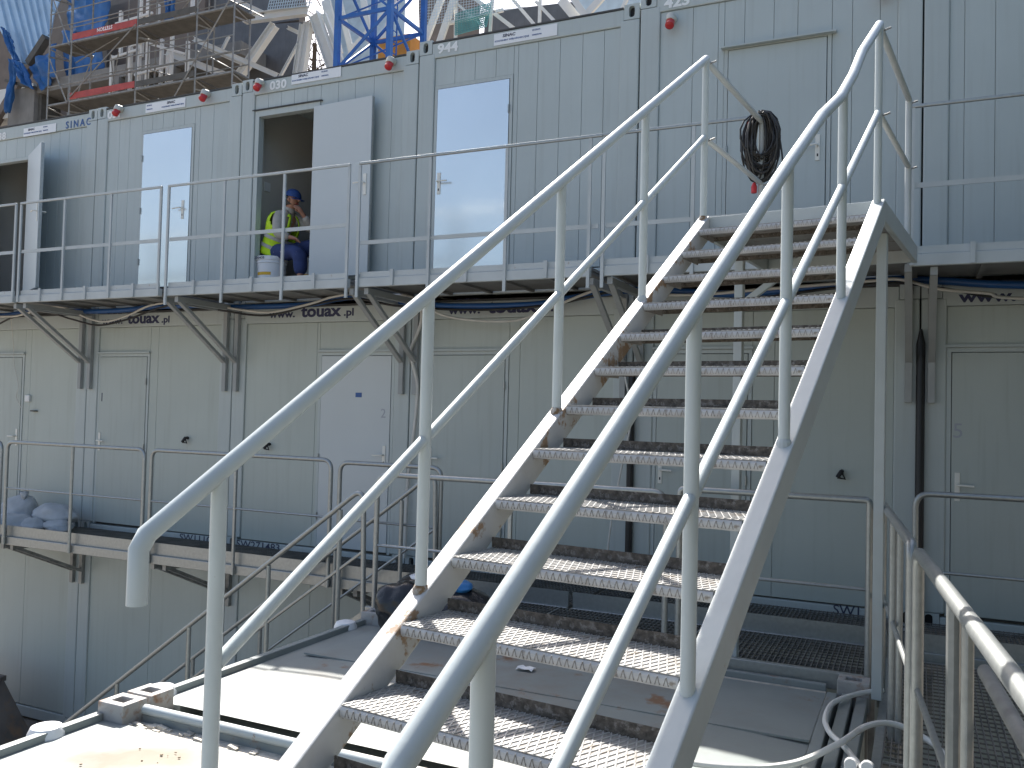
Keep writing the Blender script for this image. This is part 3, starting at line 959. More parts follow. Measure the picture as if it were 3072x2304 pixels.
# treads: shared meshes
TW = SW - 0.068
tp = MB(); tp.box(0, TW, -0.002, 0.245, -0.004, 0)
tp.box(0, 0.006, 0.0, 0.24, -0.040, -0.0042); tp.box(TW - 0.006, TW, 0.0, 0.24, -0.040, -0.0042)
tn = MB(); tn.prism([(0, 0.0, -0.0042), (0, -0.004, -0.0045), (0, -0.0085, -0.012), (0, -0.0095, -0.020), (0, -0.0085, -0.028), (0, -0.004, -0.036), (0, 0.004, -0.038), (0, 0.004, -0.0042)], (TW, 0, 0))
tbk = MB(); tbk.box(0, TW, 0.245, 0.249, -0.03, 0.040)
rb = MB()
rz = MB()
pitch_ = 0.0245
DX = 0.095
for sgn in (1, -1):
    x = -DX
    while x < TW + DX:
        xa, xb = x, x + sgn * DX
        ya, yb = -0.002, 0.243
        f0, f1 = 0.0, 1.0
        # clip to width
        if xb != xa:
            for lim, lo in ((0.004, True), (TW - 0.004, False)):
                ta = (lim - xa) / (xb - xa)
                if (lo and xa < lim) or (not lo and xa > lim):
                    f0 = max(f0, ta)
                if (lo and xb < lim) or (not lo and xb > lim):
                    f1 = min(f1, ta)
        if f1 > f0 + 0.02:
            P0 = (xa + (xb - xa) * f0, ya + (yb - ya) * f0, 0.0012)
            P1 = (xa + (xb - xa) * f1, ya + (yb - ya) * f1, 0.0012)
            rb.bar(P0, P1, 0.0040, 0.0034)
            if f0 == 0.0 and 0.012 < xa < TW - 0.012:
                rz.bar((xa, -0.0088, -0.008), (xa - sgn * 0.007, -0.0094, -0.031), 0.0018, 0.0028, upv=(0, -1, 0))
        x += pitch_
first = None
NT = 15
for k in range(NT):
    d_ = 0.156 + 0.271 * k
    zz = sz(d_) + 0.003
    loc = SP(d_, 0.034, zz)
    if first is None:
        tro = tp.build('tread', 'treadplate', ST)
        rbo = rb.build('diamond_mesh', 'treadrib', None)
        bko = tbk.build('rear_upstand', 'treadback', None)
        noo = tn.build('nosing', 'nosing', None)
        rzo = rz.build('nosing_mesh', 'noseline', None)
        first = (tro, rbo, bko, noo, rzo)
        tr, ro, bo, no_, rz_ = first
        # meshes were offset by the thing's base: undo so that they are local
        tr.data.transform(Matrix.Translation(world_off(ST)))
    else:
        tr, ro, bo, no_, rz_ = (q.copy() for q in first)
        for q in (tr, ro, bo, no_, rz_):
            col.objects.link(q)
    tr.parent = ST
    tr.location = loc - world_off(ST)
    tr.rotation_euler = (0, 0, SY)
    for q in (ro, bo, no_, rz_):
        q.parent = tr
        q.location = (0, 0, 0)
# handrails
HR, MRr, PR = 0.0235, 0.0185, 0.0205
HT = 0.98
def srail(pts, r, name, n=14, m='railpaint'):
    return MB().tube([SP(*p) for p in pts], r, n).build(name, m, ST, smooth=True)
for side, w_, posts, dend in (('l', 0.0, (0.0, 0.9155, 1.811, 2.730, 3.5766), 3.80), ('r', SW, (0.01, 0.985, 1.955, 2.897, 3.868), 4.10)):
    zr = lambda d: sz(d) + HT
    if side == 'l':
        pts = [(dend, w_, zr(dend) - 0.145), (dend, w_, zr(dend) - 0.02), (dend - 0.02, w_, zr(dend - 0.02) + 0.0), (2.0, w_, zr(2.0)), (-0.005, w_, zr(0))]
    else:
        pts = [(dend, w_, zr(dend) - 0.26), (dend, w_, zr(dend) - 0.02), (dend - 0.02, w_, zr(dend - 0.02)), (1.955, w_, zr(1.955) + 0.004), (1.42, w_, zr(1.42) - 0.008), (1.10, w_ + 0.01, zr(1.10) - 0.040), (0.82, w_ + 0.012, zr(0.82) - 0.026), (0.55, w_ + 0.004, zr(0.55) + 0.005), (0.005, w_, zr(0))]
    srail(pts, HR, 'handrail')
    for i, d_ in enumerate(posts):
        top = zr(d_) - 0.008
        if side == 'r' and i == 1:
            top -= 0.033
        srail([(d_, w_, sz(d_) - 0.012), (d_, w_, top)], PR, 'post')
        if side == 'l' or i in (2,):
            MB().tube([SP(d_, w_, sz(d_) - 0.020), SP(d_, w_, sz(d_) + 0.002), SP(d_, w_, sz(d_) + 0.012)], [PR + 0.009, PR + 0.006, PR + 0.001], 12).build('weld', 'weldrust' if (side == 'l' and i in (0, 2, 3)) else 'stairpaint', ST)
    prev = posts[0]
    for d_ in posts[1:]:
        srail([(prev + 0.012, w_, sz(prev) + HT * 0.5), (d_ - 0.012, w_, sz(d_) + HT * 0.5 + (0.012 if side == 'l' else 0.01))], MRr, 'mid_rail')
        prev = d_
# landing
LB = -1.50
lz = ZL + 0.015
for w0, w1 in ((-0.032, 0.0), (SW, SW + 0.032)):
    p = [SP(-0.034, w0, lz), SP(LB, w0, lz), SP(LB, w0, lz - 0.115), SP(-0.034, w0, lz - 0.115)]
    MB().prism(p, cr * (w1 - w0)).build('landing_beam', 'stairpaint', ST, bevel=0.004)
for d0, d1 in ((-0.034, -0.070), (LB + 0.036, LB)):
    p = [SP(d0, 0.002, lz - 0.002), SP(d1, 0.002, lz - 0.002), SP(d1, 0.002, lz - 0.113), SP(d0, 0.002, lz - 0.113)]
    MB().prism(p, cr * (SW - 0.004)).build('landing_beam', 'stairpaint', ST, bevel=0.004)
p = [SP(-0.072, 0.003, lz - 0.02), SP(LB + 0.038, 0.003, lz - 0.02), SP(LB + 0.038, 0.003, lz - 0.03), SP(-0.072, 0.003, lz - 0.03)]
MB().prism(p, cr * (SW - 0.006)).build('landing_deck', 'treadplate', ST)
mb = MB()
for i in range(12):
    w_ = 0.04 + (SW - 0.08) * i / 11
    mb.bar(SP(-0.08, w_, lz - 0.017), SP(LB + 0.05, w_, lz - 0.017), 0.006, 0.005)
mb.build('landing_ribs', 'treadrib', ST)
for (dd, w_, name) in ((-0.66, 0.032, 'leg'), (-0.40, SW - 0.032, 'leg')):
    q = SP(dd, w_, 0)
    MB().prism([SP(dd - 0.028, w_ - 0.028, 2.612), SP(dd + 0.028, w_ - 0.028, 2.612), SP(dd + 0.028, w_ + 0.028, 2.612), SP(dd - 0.028, w_ + 0.028, 2.612)], (0, 0, lz - 0.118 - 2.612)).build('leg', 'stairpaint', ST, bevel=0.004)
MB().bar(SP(-0.62, 0.08, 4.98), SP(-0.62, 0.52, lz - 0.14), 0.04, 0.04).build('knee_brace', 'stairpaint', ST)
for w_ in (0.0, SW):
    zt_ = ZL + HT - 0.015
    db = -1.24
    MB().tube([SP(0.0, w_, zt_), SP(db, w_, zt_ + 0.0)], 0.0205, 12).build('landing_rail', 'walkpaint', ST, smooth=True)
    MB().tube([SP(-0.01, w_, ZL + 0.49), SP(db, w_, ZL + 0.49 + 0.02)], 0.0175, 12).build('landing_rail', 'walkpaint', ST, smooth=True)
    MB().tube([SP(db, w_, lz - 0.03), SP(db, w_, zt_ + 0.002)], 0.0205, 12).build('landing_post', 'walkpaint', ST, smooth=True)
    for (dd, zz) in ((-0.03, zt_), (db, zt_ - 0.02), (-0.03, ZL + 0.49), (db, ZL + 0.50)):
        MB().tube([SP(dd, w_, zz - 0.012) , SP(dd, w_ + 0.055, zz + 0.002)], 0.006, 6).build('bolt', 'galvdark', ST)

# ------------------------------------------------------------------ cable coil on the landing rail
coil = thing('cable_coil', tuple(SP(-1.24, 0.03, 6.0)), 'coil of black cable hung over the landing rail end', 'cable')
rnd = random.Random(11)
cc = SP(-1.22, 0.0, 6.285)
mb = MB()
pts = []
ux, uy = Vector((0.97, 0.24, 0)).normalized(), Vector((0, 0, 1))
nrm = ux.cross(uy)
for k in range(40):
    ra, rbv = rnd.choice([rnd.uniform(0.045, 0.10), rnd.uniform(0.095, 0.142)]), rnd.uniform(0.15, 0.255)
    ox, oy = rnd.uniform(-0.02, 0.02), rnd.uniform(-0.010, 0.010)
    topz = 0.155 + rnd.uniform(-0.02, 0.02)
    nn_ = rnd.uniform(-0.05, 0.05)
    tl = rnd.uniform(-0.35, 0.35)
    for j in range(14):
        a_ = 2 * math.pi * j / 14
        lx = ra * math.sin(a_)
        lz_ = topz - rbv + rbv * math.cos(a_)
        pts.append(cc + ux * (lx + ox + tl * 0.06 * (lz_ - topz)) + uy * (lz_ + oy) + nrm * (nn_ + 0.02 * math.sin(a_ * 2 + k)))
mb.tube(pts, 0.0068, 6)
mb.build('loops', 'coilcable', coil, smooth=True)
mb = MB()
q = cc + ux * 0.13
mb.tube(spline([q + uy * -0.02, q + uy * -0.15 + ux * 0.02, q + uy * -0.33 + ux * 0.035, q + uy * -0.50 + ux * 0.05]), 0.0065, 6)
q = cc + ux * -0.03
mb.tube(spline([q + uy * -0.15, q + uy * -0.28, q + uy * -0.36 + ux * -0.01]), 0.0065, 6)
mb.build('tail', 'coilcable', coil, smooth=True)
q = q + ux * -0.012
MB().tube([q + uy * -0.355, q + uy * -0.385, q + uy * -0.43], [0.010, 0.022, 0.020], 10).build('plug', 'red', coil, smooth=True)
mb = MB()
mb.tube(spline([cc + ux * -0.115 + uy * 0.03 + nrm * -0.045, cc + ux * -0.10 + uy * 0.09 + nrm * -0.055, cc + ux * -0.05 + uy * 0.14 + nrm * -0.055]), 0.010, 6)
mb.build('red_wrap', 'red', coil, smooth=True)

# ------------------------------------------------------------------ right walkway with tube railings
t = thing('side_walkway', (10.2, -4.0, 2.45), 'galvanised grating walkway running beside the roof at lower right', 'walkway')
MB().box(9.60, 9.645, -7.6, -1.12, 2.44, 2.545).build('edge_beam', 'galv', t)
MB().box(10.86, 10.9, -7.6, -1.12, 2.44, 2.545).build('edge_beam', 'galv', t)
for a, b_ in ((-7.5, -5.3), (-5.28, -3.2), (-3.18, -1.13)):
    gal_deck(t, 9.65, 10.855, a, b_, 2.55, pitch=0.034)
    MB().box(9.65, 10.855, b_ + 0.004, b_ + 0.016, 2.50, 2.552).build('joint_bar', 'galv', t)
for x in (9.7, 10.8):
    for y in (-1.3, -4.2, -7.4):
        MB().box(x - 0.03, x + 0.03, y - 0.03, y + 0.03, -0.02, 2.44).build('leg', 'galvdark', t)
def side_rail(p0, p1, label, posts):
    t = thing('tube_railing', (p0[0], p0[1], 2.5), label, 'railing', 'tube railings beside the side walkway')
    hoop_rail(t, p0, p1, 2.45, 3.70, mids=(0.56,), posts=posts, r=0.024, rad=0.07)
    for f_ in posts:
        q = Vector((p0[0], p0[1], 2.45)).lerp(Vector((p1[0], p1[1], 2.45)), f_)
        q = q + Vector((0.035, -0.045, 0))
        MB().tube([q, q + Vector((0, 0, 1.22))], 0.017, 8).build('post', 'galv', t, smooth=True)
side_rail((9.60, -1.98), (9.775, -3.80), 'galvanised tube railing nearer the facade, beside the roof edge', (0.45,))
side_rail((9.80, -4.02), (10.03, -6.35), 'thick galvanised tube railing in the near right corner', (0.42,))
t = thing('pipe_handrail', (10.05, -4.4, 2.55), 'lower grey handrail pipe with rounded end at the right edge', 'handrail')
MB().tube([(10.015, -4.30, 3.335), (10.02, -4.33, 3.335), (10.10, -5.05, 3.29), (10.25, -6.3, 3.21)], [0.012, 0.026, 0.026, 0.026], 12).build('rail', 'galvdark', t, smooth=True)
MB().tube([(10.18, -5.7, 2.45), (10.18, -5.7, 3.25)], 0.02, 8).build('post', 'galvdark', t, smooth=True)

# ------------------------------------------------------------------ pipes and cables under the upper walkway
def cable(name, pts, r, m, label, cat, n=8):
    o = MB().tube(spline(pts, 8), r, n).build(name, m, smooth=True)
    return tag(o, label, cat)
bl = [(-2.4, 5.36), (-1.555, 5.37), (-1.126, 5.395), (-0.752, 5.425), (0.092, 5.385), (0.845, 5.385), (1.293, 5.41), (2.064, 5.405), (2.473, 5.375), (3.537, 5.365), (4.026, 5.42), (4.31, 5.43), (4.802, 5.372), (5.385, 5.304), (6.331, 5.288), (6.743, 5.335), (7.353, 5.395), (7.946, 5.355), (8.347, 5.325), (9.0, 5.36), (9.414, 5.39), (9.662, 5.40), (9.977, 5.372), (10.516, 5.319), (12.0, 5.25)]
cable('blue_pipe', [(x, -0.15, z - 0.02) for x, z in bl], 0.032, 'bluepipe', 'thick blue water pipe slung under the upper walkway', 'pipe', 10)
wh = [(-2.4, 5.33), (-1.405, 5.325), (-1.086, 5.332), (-0.675, 5.40), (-0.475, 5.43), (-0.213, 5.415), (-0.013, 5.353), (0.32, 5.251), (0.603, 5.219), (0.966, 5.289), (1.315, 5.395), (1.743, 5.43), (2.13, 5.40), (2.8, 5.30), (3.2, 5.27), (3.7, 5.341), (4.02, 5.41), (4.379, 5.44), (4.641, 5.41), (5.012, 5.384), (5.375, 5.194), (5.723, 5.125), (6.123, 5.104), (6.379, 5.145), (6.919, 5.34), (7.123, 5.39), (7.263, 5.395), (7.369, 5.35), (7.9, 5.30), (8.6, 5.33), (9.393, 5.364), (9.638, 5.37), (9.852, 5.304), (9.976, 5.272), (10.275, 5.234), (10.507, 5.186), (12.0, 5.1)]
cable('white_cable', [(x, -0.22, z) for x, z in wh], 0.0135, 'whitecable', 'white cable looping along the blue pipe', 'cable')
bk = [(-2.4, 5.05), (-1.6, 5.22), (-1.2, 5.33), (-0.6, 5.38), (-0.1, 5.28), (0.4, 5.19), (0.9, 5.25), (1.4, 5.37), (1.8, 5.42), (2.4, 5.33), (3.1, 5.25), (3.8, 5.36), (4.3, 5.40), (4.9, 5.30), (5.8, 5.24), (6.6, 5.27), (7.3, 5.38), (7.7, 5.26), (8.4, 5.26), (9.1, 5.33), (9.6, 5.36), (10.0, 5.29), (10.5, 5.2), (12, 5.1)]
cable('black_cable', [(x, -0.19, z - 0.012) for x, z in bk], 0.012, 'blackcable', 'black cable sagging below the blue pipe', 'cable')
cable('white_conduit', [(5.13, -0.20, 5.35), (5.077, -0.09, 5.132), (4.954, -0.075, 4.855), (4.957, -0.07, 4.753), (5.024, -0.05, 4.513), (5.03, -0.05, 4.324), (5.001, -0.05, 3.966), (4.943, -0.05, 3.432), (4.93, -0.05, 2.66)], 0.019, 'whitecable', 'white conduit hanging down the wall behind the left stair railing', 'cable')
cable('thin_wire', [(-1.25, -0.20, 5.30), (-1.42, -0.03, 4.95), (-1.40, -0.02, 4.7), (-1.30, -0.02, 4.4), (-1.33, -0.02, 4.25), (-1.22, -0.02, 4.1)], 0.004, 'whitecable', 'thin loose wire dangling at the left door', 'wire', 6)
for x, zt_, lab in ((7.355, 4.70, 'black downpipe at the container joint behind the treads'), (9.805, 4.98, 'black downpipe at the container joint right of the stair')):
    mb = MB(); mb.tube([(x, -0.035, 2.62), (x, -0.035, zt_ - 0.12), (x, -0.03, zt_)], [0.034, 0.034, 0.010], 10)
    tag(mb.build('downpipe', 'blackcable', smooth=True), lab, 'pipe', 'black downpipes')
cable('white_cable', [(7.30, -0.09, 4.6), (7.38, -0.12, 4.2), (7.30, -0.14, 3.7), (7.22, -0.16, 3.2), (7.18, -0.2, 2.64)], 0.010, 'whitecable', 'white cord hanging beside the downpipe behind the treads', 'cable', 6)
# hoses on the roof at right
cable('white_hose', [(9.62, -2.28, 2.64), (9.502, -2.389, 2.635), (9.38, -2.642, 2.635), (9.361, -2.933, 2.635), (9.399, -3.141, 2.635), (9.478, -3.307, 2.635), (9.552, -3.499, 2.635), (9.585, -3.60, 2.64)], 0.0145, 'hose', 'white hose curving along the shaded roof edge', 'hose')
cable('white_hose', [(8.6, -3.90, 2.63), (9.018, -3.84, 2.632), (9.279, -3.668, 2.635), (9.457, -3.405, 2.668), (9.578, -3.089, 2.68), (9.703, -2.935, 2.66), (9.861, -2.957, 2.61), (9.948, -3.092, 2.58), (10.1, -3.5, 2.575)], 0.0155, 'hose', 'white hose crossing from the sunlit strip over the roof edge', 'hose')
mb = MB()
for x in (9.53, 9.60):
    mb.tube([(x, -3.56, 2.60), (x, -3.56, 2.65), (x, -3.60, 2.655)], [0.03, 0.03, 0.026], 12)
tag(mb.build('pipe_fitting', 'plasticwhite', smooth=True), 'white plastic pipe fitting at the roof edge by the hose', 'fitting')

# ------------------------------------------------------------------ bags
def bag(name, c, s, m, label, cat, group, seed, knot=None, rz=0.0, par=None):
    rnd = random.Random(seed)
    bm = bmesh.new()
    bmesh.ops.create_icosphere(bm, subdivisions=4, radius=1)
    from mathutils import noise
    for v in bm.verts:
        p = v.co.copy()
        n1 = noise.noise(p * 1.3 + Vector((seed * 3.1, 0, 0)))
        n2 = noise.noise(p * 4.0 + Vector((0, seed * 1.7, 0)))
        n3 = noise.noise(p * 9.0 + Vector((0, 0, seed * 2.3)))
        f_ = 1 + 0.22 * n1 + 0.10 * abs(n2) + 0.05 * abs(n3)
        q = p * f_
        q.z = max(q.z, -0.80)
        if q.z < 0:
            q.x *= 1.06; q.y *= 1.06
        v.co = Vector((q.x * s[0], q.y * s[1], (q.z + 0.80) * s[2]))
    if knot:
        k0 = Vector(knot)
        r_ = bmesh.ops.create_cone(bm, segments=9, radius1=0.018, radius2=0.055, depth=0.09, cap_ends=True)
        for v in r_['verts']:
            v.co = v.co + k0 + Vector((rnd.uniform(-.012, .012), rnd.uniform(-.012, .012), rnd.uniform(-.01, .01)))
    me = bpy.data.meshes.new(name)
    bm.to_mesh(me); bm.free()
    me.materials.append(MATS[m])
    me.shade_smooth()
    o = bpy.data.objects.new(name, me)
    col.objects.link(o)
    o.location = c
    o.rotation_euler = (0, 0, rz)
    tag(o, label, cat, group)
    return o
G1 = 'pale sandbags on the galvanised walkway'
bag('sandbag', (-0.60, -0.42, 2.602), (0.25, 0.20, 0.215), 'sandbag', 'largest round pale sandbag with tied neck at far left', 'sandbag', G1, 1, knot=(0.10, -0.02, 0.40))
bag('sandbag', (-0.02, -0.36, 2.70), (0.31, 0.19, 0.12), 'sandbag', 'long pale sandbag lying on top, beside the railing post', 'sandbag', G1, 2, rz=-0.1)
bag('sandbag', (-0.36, -0.66, 2.602), (0.24, 0.15, 0.115), 'sandbag', 'torn pale sandbag in front of the round one', 'sandbag', G1, 3, rz=0.5)
bag('sandbag', (-0.10, -0.60, 2.602), (0.17, 0.13, 0.09), 'sandbag', 'small flat sandbag under the long one', 'sandbag', G1, 4)
bag('sandbag', (0.22, -0.50, 2.602), (0.21, 0.14, 0.085), 'sandbag', 'flat sandbag at the right end of the pile', 'sandbag', G1, 5, rz=-0.3)
G2 = 'black refuse bags on the platform corner'
bag('refuse_bag', (6.22, -1.92, 2.605), (0.21, 0.17, 0.17), 'binbag', 'black refuse bag with a white scrap on top, left of the post', 'bag', G2, 6)
bag('refuse_bag', (6.36, -2.38, 2.605), (0.20, 0.15, 0.19), 'binbag', 'tall slumped black refuse bag in front of the platform railing', 'bag', G2, 7)
bag('refuse_bag', (6.80, -2.36, 2.605), (0.30, 0.19, 0.19), 'binbag', 'wide black refuse bag seen under the treads', 'bag', G2, 8)
bag('plastic_scrap', (6.27, -1.93, 2.875), (0.10, 0.08, 0.03), 'plasticwhite', 'white plastic scrap on top of the refuse bag', 'scrap', None, 9)
bag('plastic_scrap', (6.83, -2.36, 2.93), (0.10, 0.08, 0.04), 'plasticblue', 'blue plastic scrap on the wide refuse bag', 'scrap', None, 10)
bag('plastic_scrap', (6.53, -1.93, 2.89), (0.04, 0.04, 0.04), 'red', 'small red scrap behind the left stringer', 'scrap', None, 12)

# ------------------------------------------------------------------ bucket and worker
def bucket(x, y, label, grp):
    t = thing('paint_bucket', (x, y, 5.642), label, 'bucket', grp)
    mb = MB()
    z = 5.642
    mb.tube([(x, y, z), (x, y, z + 0.245), (x, y, z + 0.25), (x, y, z + 0.262), (x, y, z + 0.268), (x, y, z + 0.285)], [0.158, 0.172, 0.180, 0.180, 0.173, 0.174], 32)
    mb.build('body', 'bucket', t, smooth=True)
    mb = MB(); mb.tube([(x, y, z + 0.286), (x, y, z + 0.325), (x, y, z + 0.332)], [0.182, 0.182, 0.172], 32)
    lid = mb.build('lid', 'bucket', t, smooth=True)
    def curved(a0, a1, z0, z1, m, name, r, par):
        vs, fs = [], []
        n_ = 8
        for i in range(n_ + 1):
            a = a0 + (a1 - a0) * i / n_
            for zz in (z0, z1):
                rr = r(zz)
                vs.append((x + rr * math.cos(a), y + rr * math.sin(a), z + zz))
        for i in range(n_):
            fs.append((2 * i, 2 * i + 2, 2 * i + 3, 2 * i + 1))
        return MB().add(vs, fs).build(name, m, par)
    curved(R(-118), R(-52), 0.105, 0.14, 'bucketyellow', 'yellow_label', lambda zz: 0.1595 + 0.014 * zz / 0.245 , t)
    mb = MB(); mb.tube([(x - 0.17, y - 0.06, z + 0.23), (x - 0.05, y - 0.185, z + 0.17), (x + 0.10, y - 0.17, z + 0.165), (x + 0.175, y - 0.03, z + 0.23)], 0.003, 5)
    text('TEKNOS', 0.038, (x - 0.115, y - 0.184, z + 0.293), 'inkdark', lid, bold=0.0008, rot=(math.pi / 2, 0, 0), xs=1.1)
    return t
bucket(2.815, 0.20, 'white paint bucket with yellow label under the seated worker', 'paint buckets in the doorway')
bucket(3.17, 0.50, 'second white paint bucket in the shade behind the worker legs', 'paint buckets in the doorway')

P = thing('person', (2.85, 0.28, 5.642), 'seated worker in yellow vest and blue cap, hand at the mouth', 'person')
def skin(name, verts, edges, radii, m, root=0, sub=2):
    me = bpy.data.meshes.new(name)
    o_ = world_off(P)
    me.from_pydata([tuple(Vector(v) - o_) for v in verts], edges, [])
    ob = bpy.data.objects.new(name, me)
    col.objects.link(ob)
    ob.parent = P
    OFF[ob.name] = o_.copy()
    me.materials.append(MATS[m])
    sk = ob.modifiers.new('skin', 'SKIN')
    sk.use_smooth_shade = True
    for i, r_ in enumerate(radii):
        d_ = me.skin_vertices[0].data[i]
        d_.radius = r_ if isinstance(r_, tuple) else (r_, r_)
        d_.use_root = (i == root)
    ss = ob.modifiers.new('sub', 'SUBSURF'); ss.levels = sub; ss.render_levels = sub
    return ob
# joints
hip = Vector((2.775, 0.30, 6.055))
shN, shF = Vector((2.950, 0.135, 6.455)), Vector((2.965, 0.45, 6.47))
chest = Vector((2.91, 0.285, 6.42)); waist = Vector((2.82, 0.29, 6.20)); neck = Vector((2.985, 0.28, 6.555)); headc = Vector((3.045, 0.27, 6.655))
elN, haN = Vector((3.015, 0.04, 6.215)), Vector((3.20, 0.13, 6.17))
elF, haF = Vector((3.235, 0.43, 6.325)), Vector((3.16, 0.26, 6.53))
kN, fN = Vector((3.255, 0.17, 6.02)), Vector((3.29, 0.15, 5.70))
kF, fF = Vector((3.37, 0.46, 6.16)), Vector((3.40, 0.46, 5.72))
# body: one continuous mesh (head, neck, torso, arms, hands, legs)
V, E2, RD = [], [], []
def jv(p, r_, par=None):
    V.append(tuple(p)); RD.append(r_)
    if par is not None:
        E2.append((par, len(V) - 1))
    return len(V) - 1
i0 = jv(hip, 0.105); i1 = jv(waist, 0.105, i0); i2 = jv(chest, 0.115, i1); i3 = jv(neck, 0.052, i2)
i4 = jv(neck + Vector((0.035, -0.004, 0.055)), 0.058, i3)
i5 = jv(headc + Vector((0.01, 0, 0.0)), (0.082, 0.072), i4)
i6 = jv(headc + Vector((-0.005, 0.0, 0.075)), (0.078, 0.072), i5)
for sh_, el_, ha_ in ((shN, elN, haN), (shF, elF, haF)):
    a = jv(sh_, 0.055, i2); b2 = jv(el_, 0.040, a)
    wr = el_.lerp(ha_, 0.80)
    c2 = jv(wr, 0.026, b2)
    d2 = (ha_ - el_).normalized()
    sdv = Vector((0.15, -0.9, 0.3)).normalized() if ha_ is haN else Vector((0.2, 0.7, 0.3)).normalized()
    pl = jv(ha_, (0.030, 0.022), c2)
    curl = Vector((0.3, 0, -1)) if ha_ is haN else Vector((-0.8, -0.1, 0.3))
    for fi, (off_, ln_) in enumerate(((-0.027, 0.062), (-0.009, 0.074), (0.009, 0.070), (0.025, 0.055))):
        p1 = ha_ + d2 * ln_ * 0.45 + sdv * off_
        p2 = p1 + (d2 * 0.6 + curl.normalized() * 0.6) * ln_ * 0.40
        p3 = p2 + (d2 * 0.2 + curl.normalized()) * ln_ * 0.30
        f1_ = jv(p1, 0.009, pl); f2_ = jv(p2, 0.0085, f1_); jv(p3, 0.0075, f2_)
    th1 = jv(ha_ - d2 * 0.012 - sdv * 0.035, 0.010, pl)
    jv(ha_ + d2 * 0.025 - sdv * 0.048 + curl.normalized() * 0.01, 0.009, th1)
for kn_, ft_, sd_ in ((kN, fN, -0.09), (kF, fF, 0.09)):
    a = jv(hip + Vector((0.06, sd_, -0.01)), 0.080, i0); b2 = jv(kn_, 0.058, a); c2 = jv(ft_, 0.042, b2)
    jv(ft_ + Vector((0.12, 0, -0.03)), 0.034, c2)
skin('body', V, E2, RD, 'skin')
# face details (ear, nose) belong to the head
from mathutils import noise as _n
mb = MB()
mb.tube([headc + Vector((0.062, -0.01, 0.02)), headc + Vector((0.098, -0.01, -0.008)), headc + Vector((0.085, -0.01, -0.022))], [0.010, 0.014, 0.010], 8)
mb.build('nose', 'skin', P, smooth=True)
mb = MB(); mb.tube([headc + Vector((0.0, -0.070, 0.018)), headc + Vector((-0.004, -0.082, 0.0)), headc + Vector((0.0, -0.070, -0.022))], [0.012, 0.016, 0.009], 8)
mb.build('ear', 'skin', P, smooth=True)
for yy in (-0.038, 0.025):
    MB().disc(headc + Vector((0.070, yy, 0.022)), (1, -0.3, 0), 0.008, 0.008, 8).build('eye', 'dark', P)
MB().bar(headc + Vector((0.070, -0.035, -0.048)), headc + Vector((0.074, 0.015, -0.048)), 0.012, 0.008).build('mouth', 'redboard', P)
# shirt
skin('shirt', [hip + Vector((0, 0, 0.03)), waist, chest, neck + Vector((-0.004, 0, -0.02)), shN, elN, elN.lerp(haN, 0.74), shF, elF, elF.lerp(haF, 0.72)],
     [(0, 1), (1, 2), (2, 3), (2, 4), (4, 5), (5, 6), (2, 7), (7, 8), (8, 9)], [0.105, 0.105, 0.112, 0.060, 0.074, 0.066, 0.050, 0.070, 0.064, 0.048], 'shirt')
# trousers
skin('trousers', [hip + Vector((-0.015, 0, -0.005)), hip + Vector((0.07, -0.10, -0.015)), kN, fN + Vector((0, 0, 0.03)), hip + Vector((0.07, 0.10, -0.005)), kF, fF + Vector((0, 0, 0.03)), hip + Vector((0.0, 0, 0.07))],
     [(0, 1), (1, 2), (2, 3), (0, 4), (4, 5), (5, 6), (0, 7)], [0.135, 0.118, 0.098, 0.080, 0.112, 0.096, 0.080, 0.115], 'jeans')
for ft_ in (fN, fF):
    skin('shoe', [ft_ + Vector((-0.03, 0, -0.015)), ft_ + Vector((0.06, 0, -0.022)), ft_ + Vector((0.15, 0, -0.028))], [(0, 1), (1, 2)], [0.046, 0.044, 0.034], 'shoe', sub=1)
